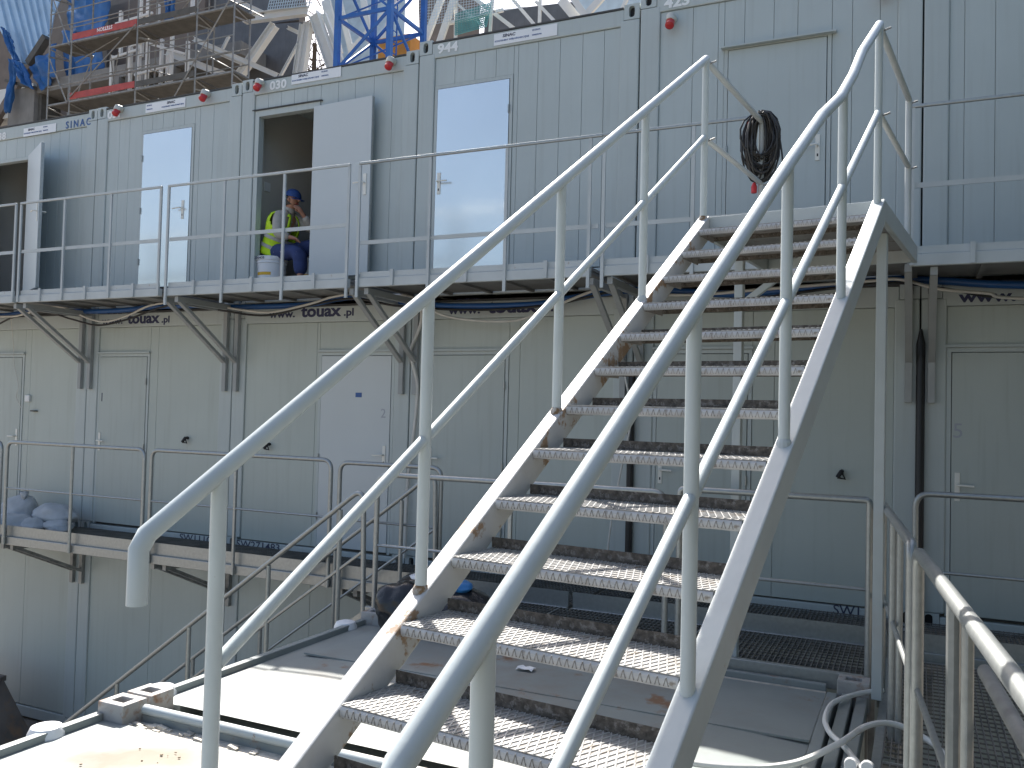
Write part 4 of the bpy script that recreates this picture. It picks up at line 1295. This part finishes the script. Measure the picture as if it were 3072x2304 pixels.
# vest: torso tube leaning forward with arm openings left free
def vest_ring(p, rx, ry, axis):
    return p, rx, ry
axis = (neck - hip).normalized()
fx = Vector((axis.z, 0, -axis.x)).normalized()      # forward
fy = Vector((0, 1, 0))
rings = [(-0.02, 0.158, 0.180), (0.10, 0.160, 0.185), (0.20, 0.164, 0.200), (0.30, 0.166, 0.226), (0.37, 0.160, 0.240), (0.44, 0.140, 0.222), (0.495, 0.088, 0.130)]
def vest_point(h, rx, ry, a):
    base = hip + axis * h
    return base + fx * rx * math.cos(a) + fy * ry * math.sin(a)
def vest_mesh(h0, h1, name, m, parent, grow=0.0, cut=True):
    nseg, nh = 40, 18
    def rr(h):
        for (ha, xa, ya), (hb, xb, yb) in zip(rings[:-1], rings[1:]):
            if h <= hb:
                f_ = (h - ha) / (hb - ha)
                return xa + (xb - xa) * f_ + grow, ya + (yb - ya) * f_ + grow
        return rings[-1][1] + grow, rings[-1][2] + grow
    vs, fs = [], []
    for j in range(nh + 1):
        h = h0 + (h1 - h0) * j / nh
        rx, ry = rr(h)
        for i in range(nseg):
            a = 2 * math.pi * i / nseg
            wob = 0.004 * math.sin(5 * a + h * 20)
            vs.append(vest_point(h, rx + wob, ry + wob, a))
    def keep(h, a):
        if not cut:
            return True
        # arm holes at both sides, upper torso, and a gap at the front
        s_ = abs(math.sin(a))
        q_ = vest_point(h, 0.16, 0.19, a)
        arm = min((Vector((q_.x, 0, q_.z)) - Vector((s3.x + 0.035, 0, s3.z - 0.06))).length for s3 in (shN, shF)) < 0.092 and s_ > 0.5
        front = math.cos(a) > 0.93 and h > 0.12
        return not (arm or front)
    for j in range(nh):
        for i in range(nseg):
            h = h0 + (h1 - h0) * (j + 0.5) / nh
            a = 2 * math.pi * (i + 0.5) / nseg
            if keep(h, a):
                k = j * nseg
                fs.append((k + i, k + (i + 1) % nseg, k + nseg + (i + 1) % nseg, k + nseg + i))
    o = MB().add(vs, fs).build(name, m, parent, smooth=True)
    sd = o.modifiers.new('solid', 'SOLIDIFY'); sd.thickness = 0.006; sd.offset = 1
    return o
vo = vest_mesh(-0.05, 0.495, 'safety_vest', 'vest', P)
vest_mesh(0.035, 0.075, 'reflective_band', 'reflective', vo, grow=0.0075, cut=False)
vest_mesh(0.150, 0.190, 'reflective_band', 'reflective', vo, grow=0.0075, cut=False)
# collar, hair, cap
mb = MB(); mb.tube([neck + Vector((-0.012, 0, -0.03)), neck + Vector((0.006, 0, 0.02))], [0.072, 0.064], 16); mb.build('collar', 'shirt', P, smooth=True)
mb = MB(); mb.tube([headc + Vector((-0.028, 0, -0.055)), headc + Vector((-0.030, 0, 0.03))], [0.062, 0.078], 16); mb.build('hair', 'hair', P, smooth=True)
bm = bmesh.new()
bmesh.ops.create_uvsphere(bm, u_segments=24, v_segments=14, radius=1)
for v in list(bm.verts):
    if v.co.z < -0.05:
        bm.verts.remove(v)
for v in bm.verts:
    v.co = Vector((v.co.x * 0.106, v.co.y * 0.092, max(0, v.co.z) * 0.098))
me = bpy.data.meshes.new('cap')
bm.to_mesh(me); bm.free()
me.materials.append(MATS['capblue']); me.shade_smooth()
cap = bpy.data.objects.new('cap', me); col.objects.link(cap); cap.parent = P
cap.location = headc + Vector((-0.004, 0, 0.042)) - world_off(P)
cap.rotation_euler = (0, R(14), 0)
vs, fs = [], []
for j in range(5):
    for i in range(9):
        a = -1.1 + 2.2 * i / 8
        rr = 0.098 + 0.075 * j / 4 * (math.cos(a * 0.9) ** 0.7)
        vs.append((rr * math.cos(a) if j else 0.096 * math.cos(a), 0.086 * math.sin(a) * (1 + 0.04 * j), -0.004 - 0.008 * j / 4 - 0.012 * math.sin(a) ** 2))
for j in range(4):
    for i in range(8):
        k = j * 9 + i
        fs.append((k, k + 1, k + 10, k + 9))
br = MB(); br.add(vs, fs)
bo = br.build('brim', 'capblue', None, smooth=True)
bo.parent = cap
sd = bo.modifiers.new('solid', 'SOLIDIFY'); sd.thickness = 0.004

# ------------------------------------------------------------------ things at the ground, lower left
t = thing('skip', (-1.2, -1.7, 0), 'dark rusty skip on the ground at the far lower left', 'skip')
mb = MB()
mb.add([(-2.2, -2.5, 0), (0.45, -2.5, 0), (0.45, -0.75, 0), (-2.2, -0.75, 0), (-1.9, -2.3, 0.88), (-0.02, -2.3, 0.88), (-0.02, -0.95, 0.88), (-1.9, -0.95, 0.88)],
       [(0, 3, 2, 1), (0, 1, 5, 4), (1, 2, 6, 5), (2, 3, 7, 6), (3, 0, 4, 7)])
o = mb.build('hull', 'skip', t)
sd = o.modifiers.new('solid', 'SOLIDIFY'); sd.thickness = 0.03
mb = MB()
mb.bar((-1.9, -2.3, 0.9), (-0.02, -2.3, 0.9), 0.06, 0.06); mb.bar((-1.9, -0.95, 0.9), (-0.02, -0.95, 0.9), 0.06, 0.06); mb.bar((-0.02, -2.24, 0.9), (-0.02, -1.01, 0.9), 0.06, 0.06)
mb.build('rim', 'skip', t)
MB().box(0.46, 0.60, -1.2, -1.0, 0.0, 0.30).build('marker_plate', 'yellow', t)

# ------------------------------------------------------------------ tower crane
t = thing('tower_crane', (-3.1, 11.0, 0), 'blue lattice tower crane mast rising behind the containers', 'crane')
cx, cyy, s2 = -3.1, 11.0, 0.8
cor = [(cx - s2, cyy - s2), (cx + s2, cyy - s2), (cx + s2, cyy + s2), (cx - s2, cyy + s2)]
for (x, y) in cor:
    MB().box(x - 0.065, x + 0.065, y - 0.065, y + 0.065, 0, 24).build('leg', 'craneblue', t)
lev = [11.55 + 1.35 * i for i in range(-1, 8)]
for i, z in enumerate(lev):
    for k in range(4):
        a, b_ = cor[k], cor[(k + 1) % 4]
        MB().bar((a[0], a[1], z), (b_[0], b_[1], z), 0.07, 0.09 if i != 2 else 0.16).build('horizontal', 'craneblue', t)
        if i + 1 < len(lev):
            z2 = lev[i + 1]
            if (i + k) % 2:
                a, b_ = b_, a
            MB().bar((a[0], a[1], z), (b_[0], b_[1], z2), 0.06, 0.06).build('diagonal', 'craneblue', t)
    if i + 1 < len(lev):
        MB().bar((cor[0][0], cor[0][1], z), (cor[2][0], cor[2][1], lev[i + 1]), 0.035, 0.035).build('diagonal', 'craneblue', t)
# climbing ladder inside
lad = MB()
for yy in (-0.2, 0.2):
    lad.bar((cx + 0.35, cyy + yy, 0), (cx + 0.35, cyy + yy, 24), 0.03, 0.03)
for i in range(60):
    lad.bar((cx + 0.35, cyy - 0.2, 6 + 0.3 * i), (cx + 0.35, cyy + 0.2, 6 + 0.3 * i), 0.02, 0.02)
lad.build('ladder', 'craneblue', t)
t2 = thing('orange_box', (-2.3, 12.6, 0), 'orange machine cabinet behind the blue crane mast', 'cabinet')
MB().box(-4.02, -2.97, 12.2, 12.9, 13.2, 14.55).build('cabinet', 'craneorange', t2, bevel=0.03)
MB().box(-3.95, -3.05, 12.17, 12.195, 13.9, 13.95).build('seam_strip', 'gasket', t2)
MB().box(-3.9, -3.1, 12.25, 12.85, 0.0, 13.19).build('pedestal', 'concrete', t2)

# ------------------------------------------------------------------ scaffolding
t = thing('scaffolding', (-13, 12.5, 0), 'tube scaffolding with red and grey toe boards before the unfinished building', 'scaffolding')
XN = [-17.35, -16.26, -13.18, -10.62, -9.12]
YN, YF = 12.0, 13.0
LV = [14.35, 16.38, 18.41]
for x in XN:
    for y, dx in ((YN, 0), (YF, -0.28)):
        MB().tube([(x + dx, y, 8.5), (x + dx, y, 20)], 0.027, 8).build('standard', 'scaffold', t, smooth=True)
for z in LV:
    for q, (a, b_) in enumerate(zip(XN[:-1], XN[1:])):
        MB().box(a + 0.04, b_ - 0.04, YN + 0.05, YF - 0.05, z - 0.05, z).build('plank', 'plank', t)
        if q == 1:
            tb = MB().box(a + 0.05, b_ - 0.03, YN - 0.03, YN + 0.0, z + 0.004, z + 0.21).build('toe_board', 'redboard', t)
            if z == LV[1]:
                text('STETSON', 0.17, (a + 1.95, YN - 0.032, z + 0.19), 'inkwhite', tb, rot=(math.pi / 2, math.pi, 0), bold=0.004)
        elif q == 2:
            MB().box(a + 0.03, b_ - 0.03, YN - 0.03, YN + 0.0, z + 0.004, z + 0.19).build('toe_board', 'plank', t)
        MB().box(a + 0.03, b_ - 0.03, YN - 0.035, YN + 0.045, z - 0.10, z - 0.052).build('edge_beam', 'scaffold', t)
        for y, dx in ((YN, 0), (YF, -0.28)):
            for dz in (0.55, 1.05):
                MB().tube([(a + dx, y - 0.03, z + dz), (b_ + dx, y - 0.03, z + dz)], 0.02, 6).build('guard_rail', 'scaffold', t, smooth=True)
    for x in XN:
        MB().tube([(x, YN, z - 0.12), (x - 0.28, YF, z - 0.12)], 0.024, 6).build('transom', 'scaffold', t, smooth=True)
        MB().bar((x, YN, z - 0.40), (x - 0.28, YF, z - 0.14), 0.04, 0.04).build('transom', 'scaffold', t)
for (a, za, b_, zb_, y) in ((-16.2, 14.4, -13.2, 16.4, YN - 0.06), (-11.4, 13.8, -9.2, 16.6, YN - 0.06), (-17.35, 16.0, -16.3, 14.2, YN - 0.05), (-17.35, 18.2, -16.3, 16.2, YN - 0.05),
                         (-17.6, 14.4, -16.5, 16.3, YF + 0.05), (-15.6, 14.4, -15.2, 16.2, YF), (-15.2, 14.4, -15.6, 16.2, YF), (-13.4, 16.4, -10.9, 18.4, YF + 0.05), (-10.6, 16.5, -9.1, 18.4, YN - 0.05)):
    MB().tube([(a, y, za), (b_, y, zb_)], 0.021, 6).build('brace', 'scaffold', t, smooth=True)

rnd = random.Random(8)
for k in range(16):
    x_ = rnd.choice(XN[:-1]); x2_ = XN[XN.index(x_) + 1]
    z_ = rnd.choice(LV[:2]) + rnd.uniform(0.2, 1.8)
    y_ = rnd.uniform(YN + 0.2, YF + 0.6)
    MB().tube([(x_ - 0.2, y_, z_), (x2_ - 0.1, y_, z_ + rnd.choice((0, 0, 0.9, -0.9)))], 0.02, 6).build('brace', 'scaffold', t, smooth=True)
for x_ in (-15.2, -14.2, -12.4, -11.5):
    MB().tube([(x_, YF + 0.35, 8.5), (x_, YF + 0.35, 20)], 0.024, 6).build('standard', 'scaffold', t, smooth=True)

# ------------------------------------------------------------------ unfinished building behind
t = thing('steel_frame', (-12, 16.0, 0), 'white painted roof steelwork of the unfinished building, left of the crane', 'steel frame')
steel = [(-12.41, 18.15, -9.59, 17.97, .30), (-12.69, 16.17, -11.14, 17.78, .30), (-10.1, 15.0, -9.73, 17.71, .28), (-10.47, 15.0, -10.1, 17.74, .20), (-11.3, 15.85, -10.29, 17.29, .10), (-14.85, 17.81, -10.84, 15.87, .17), (-16.37, 17.6, -12.96, 16.1, .24), (-9.51, 17.95, -8.45, 15.5, .36), (-9.2, 17.98, -8.25, 15.9, .16), (-10.88, 17.8, -9.95, 17.3, .13), (-12.91, 18.94, -11.51, 18.2, .15), (-14.44, 17.52, -12.52, 16.57, .14), (-13.68, 17.36, -13.39, 17.79, .1), (-12.2, 15.9, -11.6, 15.3, .3)]
for i, (xa, za, xb, zb_, wd) in enumerate(steel):
    y = 16.0 + 0.13 * (i % 5)
    mb = MB()
    a, b_ = Vector((xa, y, za)), Vector((xb, y, zb_))
    mb.bar(a, b_, 0.16, 0.025, upv=(b_ - a).cross(Vector((0, 1, 0)))) if False else None
    d_ = (b_ - a).normalized()
    nrm_ = d_.cross(Vector((0, 1, 0))).normalized()
    mb.bar(a + nrm_ * (wd / 2 - .012), b_ + nrm_ * (wd / 2 - .012), wd * 0.8, 0.024, upv=nrm_)
    mb.bar(a - nrm_ * (wd / 2 - .012), b_ - nrm_ * (wd / 2 - .012), wd * 0.8, 0.024, upv=nrm_)
    mb.bar(a, b_, 0.02, wd - 0.05, upv=nrm_)
    mb.build('beam', 'steelwhite', t)
posts = [(-16.09, 17.53, 14.5), (-14.99, 17.61, 14.5), (-14.31, 17.32, 14.5), (-15.38, 17.02, 14.5), (-16.53, 17.31, 16.0), (-17.67, 18.97, 18.3), (-17.73, 17.72, 17.3), (-16.85, 17.74, 14.5), (-17.93, 17.27, 15.0), (-17.11, 17.72, 16.7), (-15.85, 18.94, 18.1), (-14.26, 19.4, 18.3), (-16.15, 19.4, 18.1), (-16.65, 19.4, 17.9), (-15.6, 17.6, 14.8), (-17.3, 17.6, 15.5), (-16.4, 17.8, 17.0)]
wp = thing('post_frame', (-16, 15.0, 0), 'cluster of white steel posts and rails seen through the scaffolding', 'steel frame')
for i, (x, z_1, z_0) in enumerate(posts):
    MB().box(x - 0.055, x + 0.055, 14.95 + 0.1 * (i % 4), 15.06 + 0.1 * (i % 4), z_0, z_1).build('post', 'steelwhite', wp)
for (xa, za, xb, zb_) in ((-16.84, 17.43, -14.92, 17.67), (-16.03, 17.41, -14.16, 16.73), (-17.63, 17.51, -16.5, 17.49), (-17.83, 17.12, -16.48, 17.24), (-17.7, 18.4, -15.8, 18.5), (-17.9, 15.9, -14.3, 15.9), (-16.6, 16.3, -15.0, 16.4)):
    MB().bar((xa, 14.9, za), (xb, 14.9, zb_), 0.06, 0.08).build('rail', 'steelwhite', wp)
def sheet(name, poly, y0, m, label, cat, tilt=0.0, th=0.06, ribs=0, group=None, ribm=None):
    t = thing(name, (poly[0][0], y0, 0), label, cat, group)
    pts = [Vector((x, y0 + tilt * (z - poly[0][1]), z)) for x, z in poly]
    MB().prism(pts, (0, th, 0)).build('sheet', m, t)
    return t, pts
sheet('roof_deck', [(-17.3, 19.6), (-11.8, 18.95), (-12.3, 16.4), (-15.9, 16.4), (-17.3, 18.6)], 18.4, 'darksheet', 'dark underside of the unfinished roof deck behind the steelwork', 'roof')
t3, _ = sheet('roof_deck', [(-19.0, 23.5), (-13.2, 23.2), (-12.3, 19.3), (-17.2, 19.55)], 18.8, 'darksheet', 'dark roof deck at the top edge between scaffold and crane', 'roof')
t = thing('concrete_core', (-18, 20, 0), 'grey concrete walls and slabs inside the unfinished building', 'building')
MB().box(-27, -13.3, 20, 20.4, 0, 17.3).build('wall', 'concrete', t)
MB().box(-23.6, -20.3, 17.6, 19.9, 8, 17.35).build('core_wall', 'concrete', t)
MB().box(-24.9, -13.5, 17.0, 19.95, 17.45, 17.95).build('slab', 'concrete', t)
MB().box(-20.2, -13.3, 16.8, 19.9, 14.0, 14.35).build('slab', 'concrete', t)
MB().box(-22.5, -16.9, 18.5, 19.9, 17.96, 21.5).build('core_wall', 'brownpanel', t)
MB().box(-17.0, -12.4, 19.0, 19.9, 14.36, 16.6).build('core_wall', 'concrete', t)
MB().box(-31.0, -13.75, 20.6, 21.0, 0, 27).build('rear_wall', 'brownpanel', t)
MB().box(-45, -32.6, 21.2, 21.6, 0, 26).build('rear_wall', 'brownpanel', t)
for x in (-20.0, -18.6, -17.0):
    MB().box(x - 0.2, x + 0.2, 16.9, 17.3, 14.36, 17.44).build('column', 'concrete', t)
t = thing('concrete_column', (-25.7, 17, 0), 'square concrete column below the blue tarpaulin at far left', 'column')
MB().box(-26.58, -24.9, 16.9, 18.2, 0, 17.75).build('shaft', 'concrete', t)
MB().bar((-26.7, 16.88, 18.2), (-24.85, 16.88, 17.62), 0.25, 0.12).build('cap_board', 'plank', t)
MB().box(-24.88, -24.7, 17.1, 18.0, 0, 17.6).build('formwork', 'plank', t)
t = thing('concrete_beam', (-27.8, 18, 0), 'pale concrete beam at the left edge', 'beam')
MB().box(-31, -26.95, 18.3, 19.0, 17.25, 18.65).build('beam', 'steelwhite', t)
MB().bar((-29.5, 18.25, 17.0), (-26.6, 18.25, 20.0), 0.3, 0.35).build('raker', 'brownpanel', t)
# corrugated pale blue cladding
clad = thing('corrugated_cladding', (-26, 17, 0), 'pale blue corrugated cladding leaning at upper left', 'cladding')
top = [(-29.4, 23.0), (-23.4, 23.0)]
lo = [(-27.65, 20.7), (-26.57, 19.2), (-25.88, 18.9), (-25.44, 18.93), (-24.32, 19.9), (-24.15, 20.9), (-23.3, 22.2)]
poly = [(-29.6, 23.6), (-23.0, 23.6), (-23.5, 21.9), (-24.15, 20.8), (-24.32, 19.9), (-25.44, 18.93), (-25.88, 18.9), (-26.57, 19.2), (-27.65, 20.7)]
MB().prism([Vector((x, 17.1, z)) for x, z in poly], (0, 0.05, 0)).build('sheet', 'bluesheet', clad)
ribl = [(-27.2, 21.96, -25.88, 18.93), (-26.69, 21.87, -25.45, 18.96), (-26.21, 21.78, -25.19, 19.22), (-25.73, 21.7, -24.91, 19.55), (-25.29, 21.62, -24.62, 19.68), (-24.85, 21.54, -24.32, 19.93), (-24.44, 21.46, -24.14, 20.97), (-27.6, 21.84, -26.57, 19.2)]
for (xa, za, xb, zb_) in ribl:
    a, b_ = Vector((xa, 17.06, za)), Vector((xb, 17.06, zb_))
    a = a + (a - b_) * 0.5
    d_ = (b_ - a).normalized(); nn_ = Vector((d_.z, 0, -d_.x)) * -1
    mb = MB()
    mb.add([a + nn_ * -0.07 + Vector((0, .04, 0)), a + nn_ * -0.04 - Vector((0, .06, 0)), a + nn_ * 0.04 - Vector((0, .06, 0)), a + nn_ * 0.07 + Vector((0, .04, 0)),
            b_ + nn_ * -0.07 + Vector((0, .04, 0)), b_ + nn_ * -0.04 - Vector((0, .06, 0)), b_ + nn_ * 0.04 - Vector((0, .06, 0)), b_ + nn_ * 0.07 + Vector((0, .04, 0))],
           [(0, 1, 5, 4), (1, 2, 6, 5), (2, 3, 7, 6), (0, 4, 7, 3), (0, 3, 2, 1), (4, 5, 6, 7)])
    mb.build('rib', 'bluesheet', clad)
# blue tarpaulins
def tarp(name, poly, y0, label, seed, m='tarp', group='blue tarpaulins on the unfinished building', cat='tarpaulin'):
    """crumpled sheet over a polygon (quad) grid"""
    from mathutils import noise
    a, b_, c, d = [Vector((x, y0, z)) for x, z in poly]
    n_ = 16
    vs, fs = [], []
    for j in range(n_ + 1):
        for i in range(n_ + 1):
            u, v = i / n_, j / n_
            p = (a * (1 - u) + b_ * u) * (1 - v) + (d * (1 - u) + c * u) * v
            p.y += 0.25 * noise.noise(Vector((u * 4 + seed, v * 1.5, seed))) + 0.1 * noise.noise(Vector((u * 11, v * 5 + seed, 0)))
            p.x += 0.06 * noise.noise(Vector((u * 5, v * 5, seed + 3)))
            vs.append(p)
    for j in range(n_):
        for i in range(n_):
            k = j * (n_ + 1) + i
            fs.append((k, k + 1, k + n_ + 2, k + n_ + 1))
    o = MB().add(vs, fs).build(name, m, None, smooth=True)
    sd = o.modifiers.new('solid', 'SOLIDIFY'); sd.thickness = 0.02
    return tag(o, label, cat, group)
tarp('tarpaulin', [(-26.95, 20.6), (-26.4, 20.2), (-25.75, 18.9), (-26.2, 18.9)], 16.7, 'blue tarpaulin edge along the left of the cladding', 1)
tarp('tarpaulin', [(-26.25, 19.0), (-25.8, 18.9), (-25.9, 16.6), (-26.25, 16.6)], 16.6, 'narrow blue tarpaulin strip hanging beside the concrete column', 2)
tarp('tarpaulin', [(-25.85, 18.9), (-25.15, 18.6), (-24.35, 17.35), (-25.2, 17.75)], 16.5, 'blue tarpaulin folded over the column head', 3)
tarp('tarpaulin', [(-25.1, 18.55), (-23.4, 19.3), (-23.45, 17.9), (-24.3, 17.4)], 16.75, 'grey blue tarpaulin flap behind the first scaffold bay', 4)
tarp('tarpaulin', [(-24.0, 20.2), (-21.35, 19.7), (-21.4, 18.2), (-23.6, 17.85)], 17.4, 'large blue tarpaulin behind the scaffold ladder bay', 5)
tarp('tarpaulin', [(-23.9, 21.8), (-21.3, 21.6), (-21.35, 19.75), (-23.7, 20.1)], 17.5, 'blue tarpaulin at the top edge behind the scaffold', 6)
tarp('tarpaulin', [(-16.0, 20.3), (-15.3, 20.3), (-15.5, 18.6), (-15.95, 18.3)], 15.6, 'small blue tarpaulin among the white posts', 7)
MB_ = MB(); MB_.bar((-24.25, 16.9, 19.75), (-25.3, 16.9, 18.75), 0.3, 0.30)
tag(MB_.build('timber_edge', 'plank'), 'brown timber edge below the corrugated cladding', 'timber')
# right of the crane: frames, brown panels and nets
t = thing('gable_frame', (-3, 17, 0), 'pale steel gable frame with netting right of the crane mast', 'steel frame')
seg = [(-5.5, 16.4, -4.7, 18.3, .24), (-4.95, 16.4, -4.3, 18.2, .24), (-3.9, 18.06, -1.9, 16.35, .12), (-4.6, 18.05, -3.44, 16.98, .08), (-2.2, 17.5, -1.3, 16.4, .1), (-1.4, 17.3, -0.6, 16.4, .1), (-4.6, 17.18, -2.6, 17.28, .1), (-0.6, 17.3, 0.1, 16.4, .3), (-0.2, 17.3, 0.4, 16.4, .2), (0.24, 16.5, 0.9, 17.1, .22), (1.3, 16.3, 1.7, 17.1, .1), (-4.43, 18.3, -4.39, 16.4, .08), (-2.9, 18.2, -2.97, 16.4, .06), (-1.25, 18.0, -1.26, 16.3, .06), (-9.75, 18.9, -9.1, 16.8, .35), (-9.4, 19.4, -8.6, 16.8, .2), (-8.2, 19.5, -7.6, 16.8, .22), (-7.2, 16.8, -6.3, 19.3, .25), (-8.6, 16.9, -6.4, 18.6, .12)]
for i, (xa, za, xb, zb_, wd) in enumerate(seg):
    MB().bar((xa, 17.0 + 0.09 * (i % 4), za), (xb, 17.0 + 0.09 * (i % 4), zb_), 0.1, wd).build('member', 'steelwhite', t)
sheet('brown_panel', [(-7.0, 19.6), (-4.45, 19.2), (-4.45, 16.6), (-6.8, 16.6)], 19.0, 'brownpanel', 'beige brown building panel right of the crane mast', 'panel')
sheet('brown_panel', [(-4.3, 18.4), (-0.9, 18.15), (-0.9, 16.4), (-4.4, 16.4)], 19.2, 'darksheet', 'dark building panel above container 944', 'panel')
sheet('brown_panel', [(-1.05, 18.6), (2.4, 18.6), (2.4, 16.7), (-1.05, 16.7)], 19.6, 'netwhite', 'pale cladding panel at the top edge above container 423', 'panel')
sheet('pale_panel', [(-12.2, 21.5), (-8.6, 21.5), (-8.6, 15.5), (-12.2, 15.5)], 20.6, 'netwhite', 'pale blue white facade panel seen through the crane mast', 'panel')
def net(poly, y0, m, label, step=0.075, r=0.0075):
    a, b_, c, d = [Vector((x, y0, z)) for x, z in poly]
    mb = MB()
    nu = max(3, int((b_ - a).length / step)); nv = max(3, int((d - a).length / step))
    for i in range(nu + 1):
        u = i / nu
        mb.bar(a.lerp(b_, u), d.lerp(c, u), r, r)
    for j in range(nv + 1):
        v = j / nv
        mb.bar(a.lerp(d, v), b_.lerp(c, v), r, r)
    o = mb.build('safety_net', m)
    return tag(o, label, 'net', 'safety nets right of the crane')
net([(-4.1, 17.2), (-2.8, 17.35), (-2.95, 16.6), (-4.1, 16.5)], 16.7, 'net', 'teal safety net behind container 944 roof', 0.06, 0.022)
net([(-5.4, 18.4), (-1.2, 18.0), (-1.2, 16.9), (-5.4, 16.9)], 16.5, 'netwhite', 'pale mesh net stretched over the gable frame', 0.10, 0.010)
net([(-10.9, 19.4), (-9.0, 19.4), (-9.3, 18.0), (-11.2, 18.2)], 15.8, 'netwhite', 'pale mesh net at the steel frame corner left of the crane', 0.10, 0.02)
tarp('plastic_film', [(-9.9, 19.6), (-8.1, 19.6), (-8.2, 18.1), (-9.5, 18.2)], 15.7, 'pale blue plastic film hanging left of the crane mast', 8, m='bluesheet', group=None, cat='film')
# bare tree seen through the gap
tr = thing('bare_tree', (-17.3, 26, 0), 'bare tree seen through the steel frame gap beside the crane', 'tree')
rnd = random.Random(3)
mb = MB()
mb.tube([(-17.3, 26, 0), (-17.2, 26, 12), (-17.2, 26, 22)], [0.3, 0.22, 0.10], 8)
mb.build('trunk', 'bark', tr, smooth=True)
mb = MB()
for i in range(60):
    x, z = -17.2 + rnd.uniform(-0.6, 0.6), rnd.uniform(18, 24)
    p = Vector((x, 26 + rnd.uniform(-.3, .3), z))
    pts = [p]
    d_ = Vector((rnd.uniform(-1, 1), rnd.uniform(-.6, .6), rnd.uniform(0.0, 1))).normalized()
    for k in range(5):
        d_ = (d_ + Vector((rnd.uniform(-.5, .5), rnd.uniform(-.3, .3), rnd.uniform(-.3, .5)))).normalized()
        pts.append(pts[-1] + d_ * 0.38)
    mb.tube(pts, [0.035, 0.03, 0.024, 0.018, 0.012, 0.008], 5)
mb.build('crown', 'bark', tr)

# ------------------------------------------------------------------ unseen trees added beyond the right edge to shade the facade
def added_shade_tree(x, y, h, r, label, seed):
    rnd = random.Random(seed)
    t = thing('added_shade_tree', (x, y, 0), label, 'tree', 'unseen trees added for shade beyond the right edge')
    MB().tube([(x, y, -0.02), (x + 0.05, y, h * 0.35), (x, y + 0.1, h * 0.8)], [0.22, 0.17, 0.06], 9).build('trunk', 'bark', t, smooth=True)
    lb = MB()
    for k in range(9):
        a = k * 2.4
        z = h * (0.3 + 0.05 * k)
        q = Vector((x, y, z))
        lb.tube([q, q + Vector((math.cos(a) * r * 0.4, math.sin(a) * r * 0.4, 0.5)), q + Vector((math.cos(a) * r * 0.8, math.sin(a) * r * 0.8, 1.3))], [0.07, 0.045, 0.015], 6)
    lb.build('limbs', 'bark', t, smooth=True)
    vs, fs = [], []
    clumps = []
    for k in range(70):
        while True:
            p = Vector((rnd.uniform(-1, 1), rnd.uniform(-1, 1), rnd.uniform(-1, 1)))
            if p.length < 1:
                break
        clumps.append(Vector((x + p.x * r, y + p.y * r, h * 0.62 + p.z * h * 0.40)))
    for c in clumps:
        for j in range(70):
            p = c + Vector((rnd.gauss(0, .3), rnd.gauss(0, .3), rnd.gauss(0, .28)))
            if p.x < 11.25:
                continue
            n_ = Vector((rnd.gauss(0, 1), rnd.gauss(0, 1), rnd.gauss(0.5, 1))).normalized()
            u = n_.orthogonal().normalized() * rnd.uniform(0.07, 0.12)
            v = n_.cross(u).normalized() * rnd.uniform(0.10, 0.17)
            k = len(vs)
            vs += [p - v, p + u, p + v, p - u]
            fs.append((k, k + 1, k + 2, k + 3))
    m_ = bpy.data.meshes.new('crown')
    o_ = world_off(t)
    m_.from_pydata([tuple(v - o_) for v in vs], [], fs)
    m_.materials.append(MATS['leaf'])
    o = bpy.data.objects.new('crown', m_)
    col.objects.link(o)
    o.parent = t
mat('leaf', (0.045, 0.075, 0.022), 0.6, nscale=1.5, namt=0.35)
added_shade_tree(14.2, -1.6, 9.5, 2.5, 'added shade tree beyond the right edge, nearest the facade', 21)
added_shade_tree(14.0, -5.6, 10.0, 2.6, 'added shade tree beyond the right edge, beside the side walkway', 22)
added_shade_tree(13.4, -10.2, 9.5, 2.6, 'added shade tree beyond the right edge, behind the viewer', 23)
